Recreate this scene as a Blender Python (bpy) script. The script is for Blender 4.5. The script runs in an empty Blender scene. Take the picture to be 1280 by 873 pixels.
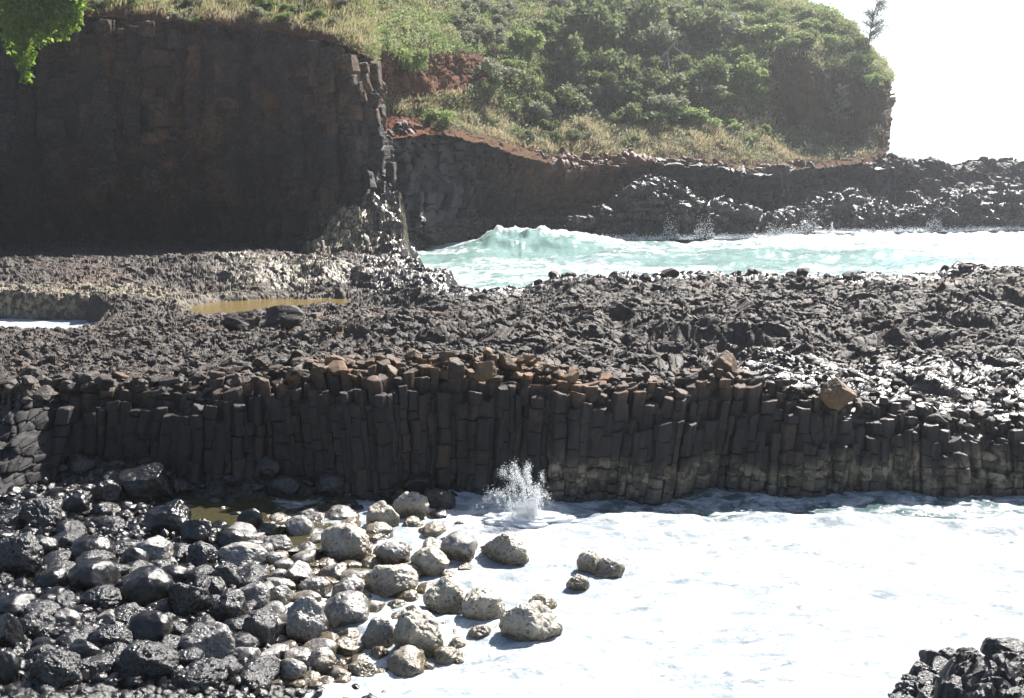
import bpy, bmesh, math, random
import numpy as np
from mathutils import Vector

random.seed(7)
rng = np.random.default_rng(7)
S = bpy.context.scene
COL = S.collection
R = math.radians

# ------------------------------------------------------------------ camera, sky, sun, exposure
FPX, CX, CY = 1372.0, 640.0, 436.5          # focal length and centre in photograph pixels
PITCH = R(10.39)
EYE = 8.0
cam = bpy.data.cameras.new("camera")
cam.sensor_width = 36.0
cam.lens = 36.0 * FPX / 1280.0
cam.clip_start, cam.clip_end = 0.5, 60000
cam_o = bpy.data.objects.new("camera", cam)
COL.objects.link(cam_o)
cam_o.location = (0, 0, EYE)
cam_o.rotation_euler = (R(90) - PITCH, 0, 0)
S.camera = cam_o

SUN_EL, SUN_AZ = R(45), R(37)               # azimuth to the right of the view direction
sunv = Vector((math.cos(SUN_EL) * math.sin(SUN_AZ), math.cos(SUN_EL) * math.cos(SUN_AZ), math.sin(SUN_EL)))
w = bpy.data.worlds.new("World")
S.world = w
w.use_nodes = True
nt = w.node_tree
sky = nt.nodes.new("ShaderNodeTexSky")
sky.sky_type = 'NISHITA'
sky.sun_disc = False
sky.sun_elevation = SUN_EL
sky.sun_rotation = SUN_AZ
sky.altitude = 10
sky.air_density, sky.dust_density, sky.ozone_density = 1.0, 1.0, 1.0
nt.links.new(sky.outputs[0], nt.nodes["Background"].inputs[0])
nt.nodes["Background"].inputs[1].default_value = 0.05
sl = bpy.data.lights.new("sun", 'SUN')
sl.energy, sl.angle, sl.color = 5.0, R(0.53), (1.0, 0.955, 0.89)
sun_o = bpy.data.objects.new("sun", sl)
COL.objects.link(sun_o)
sun_o.rotation_euler = (-sunv).to_track_quat('-Z', 'Y').to_euler()
sun_o.location = (30, 50, 60)
S.view_settings.view_transform = 'Standard'
S.view_settings.look = 'None'
S.view_settings.gamma = 1.0
S.view_settings.use_curve_mapping = False
S.view_settings.exposure = 1.7
S.cycles.use_denoising = True
S.cycles.max_bounces = 6
S.cycles.diffuse_bounces = 3
S.cycles.glossy_bounces = 3
S.cycles.transparent_max_bounces = 8
S.cycles.volume_bounces = 1
S.cycles.sample_clamp_indirect = 6

# ------------------------------------------------------------------ where a pixel lands
CP, SP = math.cos(PITCH), math.sin(PITCH)
def ray(px, py):
    u, v = (np.asarray(px, float) - CX) / FPX, (CY - np.asarray(py, float)) / FPX
    return u, CP + v * SP, -SP + v * CP
def at_y(px, py, y):
    a, b, c = ray(px, py); t = np.asarray(y, float) / b
    return a * t, b * t, EYE + c * t
def at_z(px, py, z):
    a, b, c = ray(px, py); t = (z - EYE) / c
    return a * t, b * t, EYE + c * t
def kx(px, y):                               # x of a screen column at depth y (about)
    return (px - CX) / FPX * y

# ------------------------------------------------------------------ numpy noise
def _hash(ix, iy, iz, seed):
    h = (ix.astype(np.int64) * 374761393 + iy.astype(np.int64) * 668265263 + iz.astype(np.int64) * 2147483647 + seed * 974711) & 0xFFFFFFFF
    h = ((h ^ (h >> 13)) * 1274126177) & 0xFFFFFFFF
    h = ((h ^ (h >> 16)) * 2246822519) & 0xFFFFFFFF
    return (h ^ (h >> 15)) & 0xFFFFFFFF
def _r01(ix, iy, iz, seed):
    return (_hash(ix, iy, iz, seed) & 0xFFFFFF) / float(0xFFFFFF)
def vnoise(x, y, z=None, seed=0):            # smooth value noise, -1..1
    x, y = np.asarray(x, float), np.asarray(y, float)
    fx, fy = np.floor(x), np.floor(y)
    tx, ty = x - fx, y - fy
    ix, iy = fx.astype(np.int64), fy.astype(np.int64)
    sx, sy = tx * tx * tx * (tx * (tx * 6 - 15) + 10), ty * ty * ty * (ty * (ty * 6 - 15) + 10)
    if z is None:
        o = np.zeros_like(ix)
        a = _r01(ix, iy, o, seed); b = _r01(ix + 1, iy, o, seed); c = _r01(ix, iy + 1, o, seed); d = _r01(ix + 1, iy + 1, o, seed)
        return 2 * ((a + (b - a) * sx) * (1 - sy) + (c + (d - c) * sx) * sy) - 1
    z = np.asarray(z, float); fz = np.floor(z); tz = z - fz; iz = fz.astype(np.int64)
    sz = tz * tz * (3 - 2 * tz)
    out = 0
    for dz in (0, 1):
        a = _r01(ix, iy, iz + dz, seed); b = _r01(ix + 1, iy, iz + dz, seed); c = _r01(ix, iy + 1, iz + dz, seed); d = _r01(ix + 1, iy + 1, iz + dz, seed)
        v = (a + (b - a) * sx) * (1 - sy) + (c + (d - c) * sx) * sy
        out = out + v * (sz if dz else 1 - sz)
    return 2 * out - 1
def fbm(x, y, z=None, oct=4, seed=0, gain=0.5):
    s, a, f, n = 0, 1.0, 1.0, 0
    for i in range(oct):
        ca, sa = math.cos(0.6 * i), math.sin(0.6 * i)
        xx, yy = (x * ca - y * sa) * f + 17.3 * i, (x * sa + y * ca) * f - 9.1 * i
        s = s + a * vnoise(xx, yy, None if z is None else z * f, seed + i)
        n += a; a *= gain; f *= 2.03
    return s / n
def cells(u, v, seed=0, jit=0.85):           # jittered cells: F1, F2, two cell randoms, third random, offset from centre
    fu, fv = np.floor(u), np.floor(v)
    iu, iv = fu.astype(np.int64), fv.astype(np.int64)
    d1 = np.full(u.shape, 9.0); d2 = np.full(u.shape, 9.0)
    bi = np.zeros(u.shape, np.int64); bj = np.zeros(u.shape, np.int64)
    du = np.zeros(u.shape); dv = np.zeros(u.shape)
    o = np.zeros(u.shape, np.int64)
    for a in (-1, 0, 1):
        for b in (-1, 0, 1):
            ci, cj = iu + a, iv + b
            pu = ci + 0.5 + jit * (_r01(ci, cj, o, seed) - 0.5)
            pv = cj + 0.5 + jit * (_r01(ci, cj, o, seed + 51) - 0.5)
            eu, ev = u - pu, v - pv
            d = np.hypot(eu, ev)
            m = d < d1
            d2 = np.where(m, d1, np.minimum(d2, d))
            bi = np.where(m, ci, bi); bj = np.where(m, cj, bj)
            du = np.where(m, eu, du); dv = np.where(m, ev, dv)
            d1 = np.where(m, d, d1)
    return d1, d2, _r01(bi, bj, o, seed + 7), _r01(bi, bj, o, seed + 11), _r01(bi, bj, o, seed + 13), du, dv
def facets(u, v, su, sv, seed, tilt=0.5, groove=0.35, gw=0.10):
    """Broken-rock relief: every cell its own height and tilted plane, a groove between cells. About -1..1."""
    d1, d2, h, ta, tb, du, dv = cells(u / su, v / sv, seed)
    return (h - 0.5) * 1.4 + tilt * 2 * ((ta - 0.5) * du + (tb - 0.5) * dv) * 1.6 - groove * np.exp(-(d2 - d1) / gw)
def sstep(a, b, x):
    t = np.clip((x - a) / (b - a), 0, 1)
    return t * t * (3 - 2 * t)

# ------------------------------------------------------------------ mesh helpers
def mesh_from(name, V, F, mat=None, smooth=True, attrs=None, parent=None, link=True):
    V = np.ascontiguousarray(V, np.float32).reshape(-1, 3)
    F = np.ascontiguousarray(F, np.int32)
    me = bpy.data.meshes.new(name)
    n, k = F.shape
    me.vertices.add(len(V)); me.vertices.foreach_set("co", V.ravel())
    me.loops.add(n * k); me.loops.foreach_set("vertex_index", F.ravel())
    me.polygons.add(n)
    me.polygons.foreach_set("loop_start", np.arange(0, n * k, k, dtype=np.int32))
    me.polygons.foreach_set("use_smooth", np.full(n, bool(smooth)))
    if attrs:
        for an, av in attrs.items():
            at = me.attributes.new(an, 'FLOAT', 'POINT')
            at.data.foreach_set("value", np.ascontiguousarray(av, np.float32).ravel())
    me.update(calc_edges=True)
    me.validate()
    if mat: me.materials.append(mat)
    if not link: return me
    o = bpy.data.objects.new(name, me)
    COL.objects.link(o)
    if parent: o.parent = parent
    return o
def grid_faces(r, c):
    i = np.arange(r * c, dtype=np.int32).reshape(r, c)
    return np.stack([i[:-1, :-1], i[:-1, 1:], i[1:, 1:], i[1:, :-1]], -1).reshape(-1, 4)
def grid_obj(name, P, mat, smooth=False, attrs=None):
    return mesh_from(name, P, grid_faces(*P.shape[:2]), mat, smooth, attrs)
def struct(o): o["kind"] = "structure"; return o
def stuff(o, label=None, cat=None):
    o["kind"] = "stuff"
    if label: o["label"] = label; o["category"] = cat
    return o
def tag(o, label, cat, group=None):
    o["label"] = label; o["category"] = cat
    if group: o["group"] = group
    return o
def empty(name, loc, label, cat, group=None):
    o = bpy.data.objects.new(name, None); COL.objects.link(o); o.location = loc
    o.empty_display_size = 0.3
    return tag(o, label, cat, group)
def herm(tc, Vc, t):                          # smooth curve through Vc (n,...) at tc
    tc = np.asarray(tc, float); Vc = np.asarray(Vc, float)
    sl = np.diff(Vc, axis=0) / np.diff(tc).reshape((-1,) + (1,) * (Vc.ndim - 1))
    m = np.empty_like(Vc); m[0], m[-1] = sl[0], sl[-1]
    m[1:-1] = 0.5 * (sl[:-1] + sl[1:])
    i = np.clip(np.searchsorted(tc, t, side='right') - 1, 0, len(tc) - 2)
    h = (tc[i + 1] - tc[i]); s = (t - tc[i]) / h
    sh = (-1,) + (1,) * (Vc.ndim - 1)
    s, h = s.reshape(sh), h.reshape(sh)
    return ((2*s**3 - 3*s**2 + 1) * Vc[i] + (s**3 - 2*s**2 + s) * h * m[i] + (-2*s**3 + 3*s**2) * Vc[i+1] + (s**3 - s**2) * h * m[i+1])
def sheet(ctrl, cc, rc, nc, nr):              # (R,C,3) control points -> (nr,nc,3) points and unit normals
    ctrl = np.asarray(ctrl, float)
    tc = np.linspace(cc[0], cc[-1], nc); tr = np.linspace(rc[0], rc[-1], nr)
    A = herm(cc, ctrl.transpose(1, 0, 2), tc)         # (nc,R,3)
    P = herm(rc, A.transpose(1, 0, 2), tr)            # (nr,nc,3)
    return P, normals(P), tr[:, None] + 0 * tc[None], tc[None] + 0 * tr[:, None]
def normals(P):
    a = np.gradient(P, axis=1); b = np.gradient(P, axis=0)
    n = np.cross(a, b); n /= np.linalg.norm(n, axis=-1, keepdims=True) + 1e-9
    flip = (n * (np.array([0, 0, 9.0]) - P)).sum(-1) < 0
    m = flip.mean() > 0.5
    return -n if m else n

# ------------------------------------------------------------------ materials
def new_mat(name):
    m = bpy.data.materials.new(name); m.use_nodes = True
    t = m.node_tree; t.nodes.clear()
    out = t.nodes.new("ShaderNodeOutputMaterial")
    return m, t, out
class NT:
    def __init__(s, t): s.t = t
    def n(s, kind, **kw):
        o = s.t.nodes.new(kind)
        for k, v in kw.items(): setattr(o, k, v)
        return o
    def set(s, sock, v):
        if isinstance(v, bpy.types.NodeSocket): s.t.links.new(v, sock)
        elif isinstance(v, (tuple, list)) and len(v) == 3 and sock.type == 'RGBA': sock.default_value = (*v, 1)
        else: sock.default_value = v
    def math(s, op, a, b=0.0, clamp=False):
        o = s.n("ShaderNodeMath", operation=op, use_clamp=clamp)
        s.set(o.inputs[0], a); s.set(o.inputs[1], b)
        return o.outputs[0]
    def mix(s, f, a, b, blend='MIX'):
        o = s.n("ShaderNodeMix", data_type='RGBA', blend_type=blend)
        s.set(o.inputs[0], f); s.set(o.inputs[6], a); s.set(o.inputs[7], b)
        return o.outputs[2]
    def noise(s, vec, scale, detail=4, rough=0.55, dist=0.0):
        o = s.n("ShaderNodeTexNoise")
        s.set(o.inputs["Vector"], vec); o.inputs["Scale"].default_value = scale
        o.inputs["Detail"].default_value = detail; o.inputs["Roughness"].default_value = rough
        o.inputs["Distortion"].default_value = dist
        return o.outputs["Fac"]
    def vor(s, vec, scale, feature='F1'):
        o = s.n("ShaderNodeTexVoronoi", feature=feature)
        s.set(o.inputs["Vector"], vec); o.inputs["Scale"].default_value = scale
        return o
    def ramp(s, v, a, b):
        o = s.n("ShaderNodeMapRange", interpolation_type='SMOOTHSTEP')
        s.set(o.inputs[0], v); o.inputs[1].default_value = a; o.inputs[2].default_value = b
        return o.outputs[0]
    def attr(s, name): return s.n("ShaderNodeAttribute", attribute_name=name).outputs["Fac"]
    def pos(s): return s.n("ShaderNodeNewGeometry").outputs["Position"]
    def bump(s, h, strength, dist):
        o = s.n("ShaderNodeBump"); o.inputs["Strength"].default_value = strength; o.inputs["Distance"].default_value = dist
        s.set(o.inputs["Height"], h)
        return o.outputs[0]

RUST, PALE, EARTH = (0.27, 0.125, 0.045), (0.40, 0.34, 0.23), (0.17, 0.060, 0.030)
def rock_mat(name, c1, c2, c3, rough=0.75, wetrough=0.22, bump=0.5, pits=0.0, fine=28.0, spec=0.5, attrs=True, objvar=0.0, speckle=None, bdist=0.06, tide=False):
    m, t, out = new_mat(name); k = NT(t)
    P = k.pos()
    n1 = k.noise(P, 0.9, 5, 0.6, 0.3); n2 = k.noise(P, 5.0, 6, 0.65); n3 = k.noise(P, fine, 5, 0.7)
    col = k.mix(k.ramp(n1, 0.35, 0.65), c1, c2)
    col = k.mix(k.ramp(n2, 0.45, 0.72), col, c3)
    col = k.mix(k.ramp(n3, 0.2, 0.8), k.mix(0.45, col, (0.0, 0.0, 0.0)), col)
    r = rough
    if attrs:
        ru = k.math('MULTIPLY', k.attr("rust"), k.ramp(k.math('ADD', k.math('MULTIPLY', n2, .7), k.math('MULTIPLY', n1, .3)), 0.38, 0.60))
        col = k.mix(ru, col, k.mix(n3, (0.13, 0.06, 0.025), RUST))
        pa = k.math('MULTIPLY', k.attr("pale"), k.ramp(k.noise(P, 3.2, 7, 0.7, 0.5), 0.42, 0.60))
        col = k.mix(pa, col, k.mix(n3, (0.14, 0.115, 0.075), PALE))
        ea = k.attr("earth")
        col = k.mix(ea, col, k.mix(n2, (0.055, 0.027, 0.018), EARTH))
        col = k.mix(k.attr("shade_tone"), col, k.mix(0.74, col, (0.005, 0.006, 0.009)))  # darkens for painted shade on wall, bench and recess, and for block tone
        wet = k.attr("wet")
        col = k.mix(k.math('MULTIPLY', wet, 0.5), col, (0.012, 0.012, 0.013))
        r = k.math('ADD', rough, k.math('MULTIPLY', wet, wetrough - rough), True)
    if speckle:
        sp = k.vor(P, speckle[1]).outputs["Distance"]
        col = k.mix(k.math('MULTIPLY', k.ramp(sp, 0.34, 0.22), k.ramp(n2, 0.42, 0.58)), col, speckle[0])
    if objvar:
        ob = k.n("ShaderNodeObjectInfo").outputs["Random"]
        col = k.mix(k.math('MULTIPLY', ob, objvar), col, k.mix(0.5, col, (0.0, 0.0, 0.0)))
    if tide:
        sz_ = k.n("ShaderNodeSeparateXYZ"); k.set(sz_.inputs[0], P)
        tl = k.ramp(k.math('ADD', sz_.outputs[2], k.math('MULTIPLY', k.math('SUBTRACT', n2, 0.5), 0.35)), 0.30, 0.12)
        col = k.mix(k.math('MULTIPLY', tl, 0.85), col, k.mix(n3, (0.045, 0.030, 0.012), (0.095, 0.065, 0.025)))
        r = k.math('ADD', r, k.math('MULTIPLY', tl, -0.2), True)
    rr = k.math('ADD', k.math('MULTIPLY', k.math('SUBTRACT', n2, 0.5), 0.35), r, True)
    h = k.math('ADD', k.math('MULTIPLY', n3, 0.5), k.math('MULTIPLY', n2, 0.8))
    if pits:
        v = k.vor(P, 22.0).outputs["Distance"]
        v2 = k.vor(P, 9.0).outputs["Distance"]
        h = k.math('ADD', h, k.math('MULTIPLY', k.ramp(v, 0.05, 0.35), pits))
        h = k.math('ADD', h, k.math('MULTIPLY', k.ramp(v2, 0.05, 0.3), pits * 1.2))
    b = k.n("ShaderNodeBsdfPrincipled")
    k.set(b.inputs["Base Color"], col); k.set(b.inputs["Roughness"], rr)
    b.inputs["Specular IOR Level"].default_value = spec
    k.set(b.inputs["Normal"], k.bump(h, bump, bdist))
    t.links.new(b.outputs[0], out.inputs[0])
    return m

M = {}
M['ledge'] = rock_mat("ledge_basalt", (0.032, 0.024, 0.019), (0.054, 0.041, 0.033), (0.095, 0.072, 0.055), 0.70, spec=0.38, bump=0.4)
M['cliff'] = rock_mat("cliff_basalt", (0.014, 0.015, 0.021), (0.036, 0.031, 0.033), (0.105, 0.096, 0.092), 0.8, fine=5.0, bump=1.0, bdist=0.30)
M['headrock'] = rock_mat("headland_basalt", (0.017, 0.016, 0.019), (0.032, 0.028, 0.028), (0.062, 0.055, 0.051), 0.6, 0.25, fine=7.0, bump=0.6, bdist=0.15)
M['earth'] = rock_mat("hill_earth", (0.060, 0.042, 0.026), (0.085, 0.058, 0.030), (0.11, 0.085, 0.045), 0.95, fine=6.0, spec=0.1)
M['beach'] = rock_mat("cobble_bed", (0.014, 0.013, 0.013), (0.024, 0.021, 0.018), (0.050, 0.043, 0.032), 0.40, 0.2)
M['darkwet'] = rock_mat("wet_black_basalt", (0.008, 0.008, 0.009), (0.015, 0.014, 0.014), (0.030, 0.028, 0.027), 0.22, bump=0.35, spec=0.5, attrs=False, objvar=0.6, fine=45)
M['pitted'] = rock_mat("pitted_basalt", (0.013, 0.013, 0.014), (0.024, 0.023, 0.023), (0.055, 0.052, 0.050), 0.28, spec=0.6, bump=0.5, pits=1.2, attrs=False, objvar=0.5, fine=40)
M['grey'] = rock_mat("grey_boulder", (0.13, 0.122, 0.114), (0.24, 0.225, 0.21), (0.37, 0.35, 0.32), 0.40, spec=0.8, bump=0.38, pits=0.6, attrs=False, objvar=0.5, fine=40, speckle=((0.035, 0.032, 0.03), 16.0), tide=True)
M['pale'] = rock_mat("pale_boulder", (0.36, 0.32, 0.25), (0.48, 0.44, 0.36), (0.24, 0.20, 0.14), 0.46, bump=0.45, spec=0.8, pits=0.7, attrs=False, objvar=0.35, fine=40, speckle=((0.03, 0.027, 0.025), 11.0), tide=True)
M['stone'] = rock_mat("loose_stone", (0.036, 0.026, 0.020), (0.061, 0.046, 0.036), (0.103, 0.078, 0.058), 0.70, spec=0.45, bump=0.4, attrs=False, objvar=0.6)
M['ruststone'] = rock_mat("rusty_stone", (0.11, 0.068, 0.038), (0.20, 0.105, 0.045), (0.24, 0.155, 0.085), 0.7, attrs=False, objvar=0.5)

def foliage_mat(name, ca, cb, dry=None, trans=0.45):
    m, t, out = new_mat(name); k = NT(t)
    v = k.attr("var")
    ob = k.n("ShaderNodeObjectInfo").outputs["Random"]
    col = k.mix(v, ca, cb)
    if dry: col = k.mix(k.attr("dry"), col, k.mix(v, dry[0], dry[1]))
    col = k.mix(k.math('MULTIPLY', ob, 0.35), col, k.mix(0.4, col, (0.10, 0.09, 0.03)))
    b = k.n("ShaderNodeBsdfPrincipled"); k.set(b.inputs["Base Color"], col)
    b.inputs["Roughness"].default_value = 0.55; b.inputs["Specular IOR Level"].default_value = 0.25
    tr = k.n("ShaderNodeBsdfTranslucent"); k.set(tr.inputs[0], col)
    mx = k.n("ShaderNodeMixShader"); mx.inputs[0].default_value = trans
    t.links.new(b.outputs[0], mx.inputs[1]); t.links.new(tr.outputs[0], mx.inputs[2]); t.links.new(mx.outputs[0], out.inputs[0])
    return m
M['grass'] = foliage_mat("slope_grass", (0.19, 0.22, 0.075), (0.28, 0.30, 0.12), ((0.34, 0.285, 0.17), (0.46, 0.39, 0.25)), trans=0.52)
M['leaf'] = foliage_mat("shrub_leaf", (0.095, 0.130, 0.055), (0.185, 0.22, 0.10), trans=0.5)
M['leaflight'] = foliage_mat("light_shrub_leaf", (0.15, 0.205, 0.07), (0.25, 0.31, 0.12), trans=0.5)
M['leafgrey'] = foliage_mat("greygreen_leaf", (0.15, 0.165, 0.105), (0.25, 0.265, 0.18), trans=0.5)
M['vine'] = foliage_mat("vine_leaf", (0.12, 0.21, 0.022), (0.26, 0.38, 0.06), trans=0.62)
M['needle'] = foliage_mat("ironwood_needle", (0.045, 0.055, 0.030), (0.075, 0.085, 0.045), trans=0.25)
M['bark'] = rock_mat("bark", (0.10, 0.085, 0.07), (0.15, 0.13, 0.11), (0.20, 0.18, 0.15), 0.85, attrs=False, fine=12)
M['deadwood'] = rock_mat("dead_wood", (0.30, 0.27, 0.23), (0.38, 0.35, 0.30), (0.24, 0.21, 0.18), 0.85, attrs=False, fine=12)

def water_mat(name, deep, shallow, foamc=(0.46, 0.475, 0.48)):
    m, t, out = new_mat(name); k = NT(t)
    P = k.pos()
    f = k.attr("foam"); sh = k.attr("teal")
    na = k.noise(P, 0.75, 9, 0.68, 1.1); nb = k.noise(P, 3.5, 6, 0.65, 0.8)
    nn = k.math('ADD', k.math('MULTIPLY', na, 0.72), k.math('MULTIPLY', nb, 0.28))
    x = k.math('ADD', k.math('MULTIPLY', k.math('SUBTRACT', nn, 0.5), 2.3), f)
    fac = k.ramp(x, 0.36, 0.66)
    col = k.mix(sh, deep, k.mix(k.ramp(nb, .3, .7), shallow, tuple(c * 0.8 for c in shallow)))
    wb = k.n("ShaderNodeBsdfPrincipled"); k.set(wb.inputs["Base Color"], col)
    wb.inputs["Roughness"].default_value = 0.12; wb.inputs["IOR"].default_value = 1.33
    k.set(wb.inputs["Normal"], k.bump(k.math('ADD', k.noise(P, 2.2, 5, 0.6), k.math('MULTIPLY', k.noise(P, 9.0, 3, 0.6), .3)), 0.45, 0.12))
    fb = k.n("ShaderNodeBsdfPrincipled"); ns = k.n("ShaderNodeVectorMath", operation='MULTIPLY'); k.set(ns.inputs[0], P); ns.inputs[1].default_value = (0.55, 1.5, 1.0)
    nc_ = k.noise(ns.outputs[0], 0.9, 9, 0.66, 1.6)
    lace = k.math('ADD', k.math('MULTIPLY', nc_, .65), k.math('MULTIPLY', nb, .35))
    k.set(fb.inputs["Base Color"], k.mix(k.ramp(lace, .42, .60), tuple(c * g for c, g in zip(foamc, (.42, .48, .53))), foamc))
    fb.inputs["Roughness"].default_value = 0.7; fb.inputs["Specular IOR Level"].default_value = 0.2
    k.set(fb.inputs["Normal"], k.bump(k.math('ADD', na, k.math('MULTIPLY', k.noise(P, 12.0, 4, .6), .25)), 0.5, 0.15))
    mx = k.n("ShaderNodeMixShader"); k.set(mx.inputs[0], fac)
    t.links.new(wb.outputs[0], mx.inputs[1]); t.links.new(fb.outputs[0], mx.inputs[2]); t.links.new(mx.outputs[0], out.inputs[0])
    return m
M['sea'] = water_mat("sea_water", (0.025, 0.045, 0.058), (0.19, 0.295, 0.275))
M['golden'] = water_mat("golden_pool", (0.085, 0.060, 0.022), (0.20, 0.145, 0.055))
M['pool'] = water_mat("pool_water", (0.040, 0.036, 0.018), (0.085, 0.075, 0.036))
m, t, out = new_mat("spray_water"); k = NT(t)
b = k.n("ShaderNodeBsdfPrincipled"); b.inputs["Base Color"].default_value = (0.93, 0.95, 0.96, 1); b.inputs["Roughness"].default_value = 0.15
tr = k.n("ShaderNodeBsdfTranslucent"); tr.inputs[0].default_value = (0.85, 0.87, 0.88, 1)
mx = k.n("ShaderNodeMixShader"); mx.inputs[0].default_value = 0.4
t.links.new(b.outputs[0], mx.inputs[1]); t.links.new(tr.outputs[0], mx.inputs[2]); t.links.new(mx.outputs[0], out.inputs[0])
M['spray'] = m
m, t, out = new_mat("far_land"); k = NT(t)
b = k.n("ShaderNodeBsdfPrincipled"); b.inputs["Roughness"].default_value = 1
k.set(b.inputs["Base Color"], k.mix(k.noise(k.pos(), 0.01, 5), (0.05, 0.07, 0.05), (0.09, 0.10, 0.08)))
t.links.new(b.outputs[0], out.inputs[0])
M['farland'] = m

# ================================================================== SETTING
def poly_sd(x, y, poly):                      # signed distance to a plan polygon, positive inside
    poly = np.asarray(poly, float); n = len(poly)
    d = np.full(x.shape, 1e9); ins = np.zeros(x.shape, bool)
    for i in range(n):
        (ax, ay), (bx, by) = poly[i], poly[(i + 1) % n]
        ex, ey = bx - ax, by - ay
        t = np.clip(((x - ax) * ex + (y - ay) * ey) / (ex * ex + ey * ey + 1e-9), 0, 1)
        d = np.minimum(d, np.hypot(x - ax - t * ex, y - ay - t * ey))
        c = ((ay > y) != (by > y)) & (x < (bx - ax) * (y - ay) / (by - ay + 1e-12) + ax)
        ins ^= c
    return np.where(ins, d, -d)

# ---------------- rock ledge in front, the low shelf behind it
ZP = [(-250,505,25),(-100,500,25),(100,490,25),(230,492,25),(330,474,25.1),(430,458,25.2),(520,455,25.2),(620,463,25.2),(700,472,25.2),(800,480,25.2),
      (900,474,25.3),(1000,490,25.2),(1100,518,25),(1280,537,24.8),(1500,545,24.8),
      (-100,470,31),(100,455,31),(300,440,33),(500,430,33),(640,440,31),(640,395,41),(560,395,42),(750,425,34),(800,395,39),(1000,420,35),(1180,400,38),(1280,430,33),(1450,430,33),
      (-150,432,39),(100,428,39),(300,410,41),(430,398,44),(600,366,50),(750,348,51.5),(880,346,51.5),(1000,350,51),(1100,346,51),(1280,334,50),(1450,328,50),
      (0,419,43.5),(60,415,43.8),(170,402,45),(-150,421,43.5),(0,414,45.5),(80,410,45.8),
      (0,362,52),(100,360,52.2),(180,356,53),(-150,365,52),(0,335,57),(100,336,57),(-150,335,57),
      (250,322,59),(300,320,59.5),(400,326,60),(235,368,54.2),(400,358,55.5),(480,350,56),(540,345,56),(480,338,60),(200,365,52.8),(460,368,53),
      (0,310,72),(150,306,74),(300,312,73),(420,320,70),(-200,310,72),(300,316,65),(100,322,63),(440,328,64),(470,340,61)]
zp = np.array([[*at_y(a, b, c)] for a, b, c in ZP])
def plat_z(x, y):
    num = 0; den = 0
    for X, Y, Z in zp:
        wgt = 1.0 / ((x - X) ** 2 + (y - Y) ** 2 + 0.8) ** 2
        num = num + wgt * Z; den = den + wgt
    return num / den
CHANNEL = [(90, 51.5), (kx(1280, 51.5), 51.0), (kx(1000, 52.3), 52.3), (kx(750, 52.6), 52.6), (kx(600, 51), 51.0), (-3.0, 52.3), (-3.4, 57.6), (-6.9, 71), (-7.4, 95), (90, 140)]
SLIVER = [(-60, 45.2), (kx(60, 46.2), 46.2), (kx(112, 47.2), 47.2), (kx(132, 48.8), 48.8), (kx(100, 50.3), 50.3), (kx(0, 51.0), 51.0), (-60, 51.0)]
POOL_C, POOL_R = (kx(330, 49.8), 49.8), (3.7, 2.3)

kk = (np.linspace(-270, 1550, 1480) - CX) / FPX
pxk = kk * FPX + CX
yf = 25.1 + 0.35 * vnoise(kk * 14, kk * 0 + 3.3, seed=4) + 0.9 * sstep(20, -80, pxk)
NW, NTOP = 190, 640
ztop = plat_z(kk * yf, yf)
lean = 0.14 + 1.3 * sstep(110, 10, pxk) + 0.10 * vnoise(kk * 20, kk * 0, seed=9)
wv = np.linspace(0, 1, NW, endpoint=False)[:, None]
zw = -0.9 + (ztop[None] + 0.9) * wv
yw = yf[None] - lean[None] * (ztop[None] - zw)
xw = kk[None] * yf[None] + 0 * zw
tw = np.linspace(0, 1, NTOP)[:, None]
yt = 0.75 / (1 / yf[None] + tw * (1 / 77.0 - 1 / yf[None])) + 0.25 * (yf[None] + tw * (77.0 - yf[None]))
xt = kk[None] * yt
zt0 = plat_z(xt, yt)
dch = poly_sd(xt, yt, CHANNEL) + 0.5 * fbm(xt / 1.2, yt / 1.2, oct=3, seed=71)
dsl = poly_sd(xt, yt, SLIVER) + 0.2 * fbm(xt, yt, oct=3, seed=72)
pe = np.hypot((xt - POOL_C[0]) / POOL_R[0], (yt - POOL_C[1]) / POOL_R[1]) + 0.18 * fbm(xt / 1.5, yt / 1.5, oct=3, seed=73)
zt = zt0.copy()
pxt = np.broadcast_to(pxk, xt.shape)
apron = sstep(65.6, 73.0, yt) * sstep(375, 425, pxt + 12 * vnoise(yt, pxt / 20., seed=75)) * sstep(514, 500, pxt)
zt = zt + 3.4 * apron
pool_m = sstep(1.25, 0.8, pe)
POOL_Z = 0.82
zt = zt * (1 - pool_m) + (POOL_Z - 0.28) * pool_m
wdn = sstep(-0.5, 1.6, dch); zt = zt * (1 - wdn) - 1.6 * wdn
wds = sstep(-0.25, 0.5, dsl); zt = zt * (1 - wds) - 0.8 * wds
X = np.concatenate([xw, xt]); Y = np.concatenate([yw, yt]); Z = np.concatenate([zw, zt])
arc = np.concatenate([zw - ztop[None], yt - yf[None]])
pxg = np.broadcast_to(pxk[None], X.shape)
ang = sstep(-0.25, 0.35, arc) * math.pi / 2
nx, ny, nz = 0 * X, -np.cos(ang), np.sin(ang)
wall = 1 - sstep(-0.3, 0.15, arc)
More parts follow.
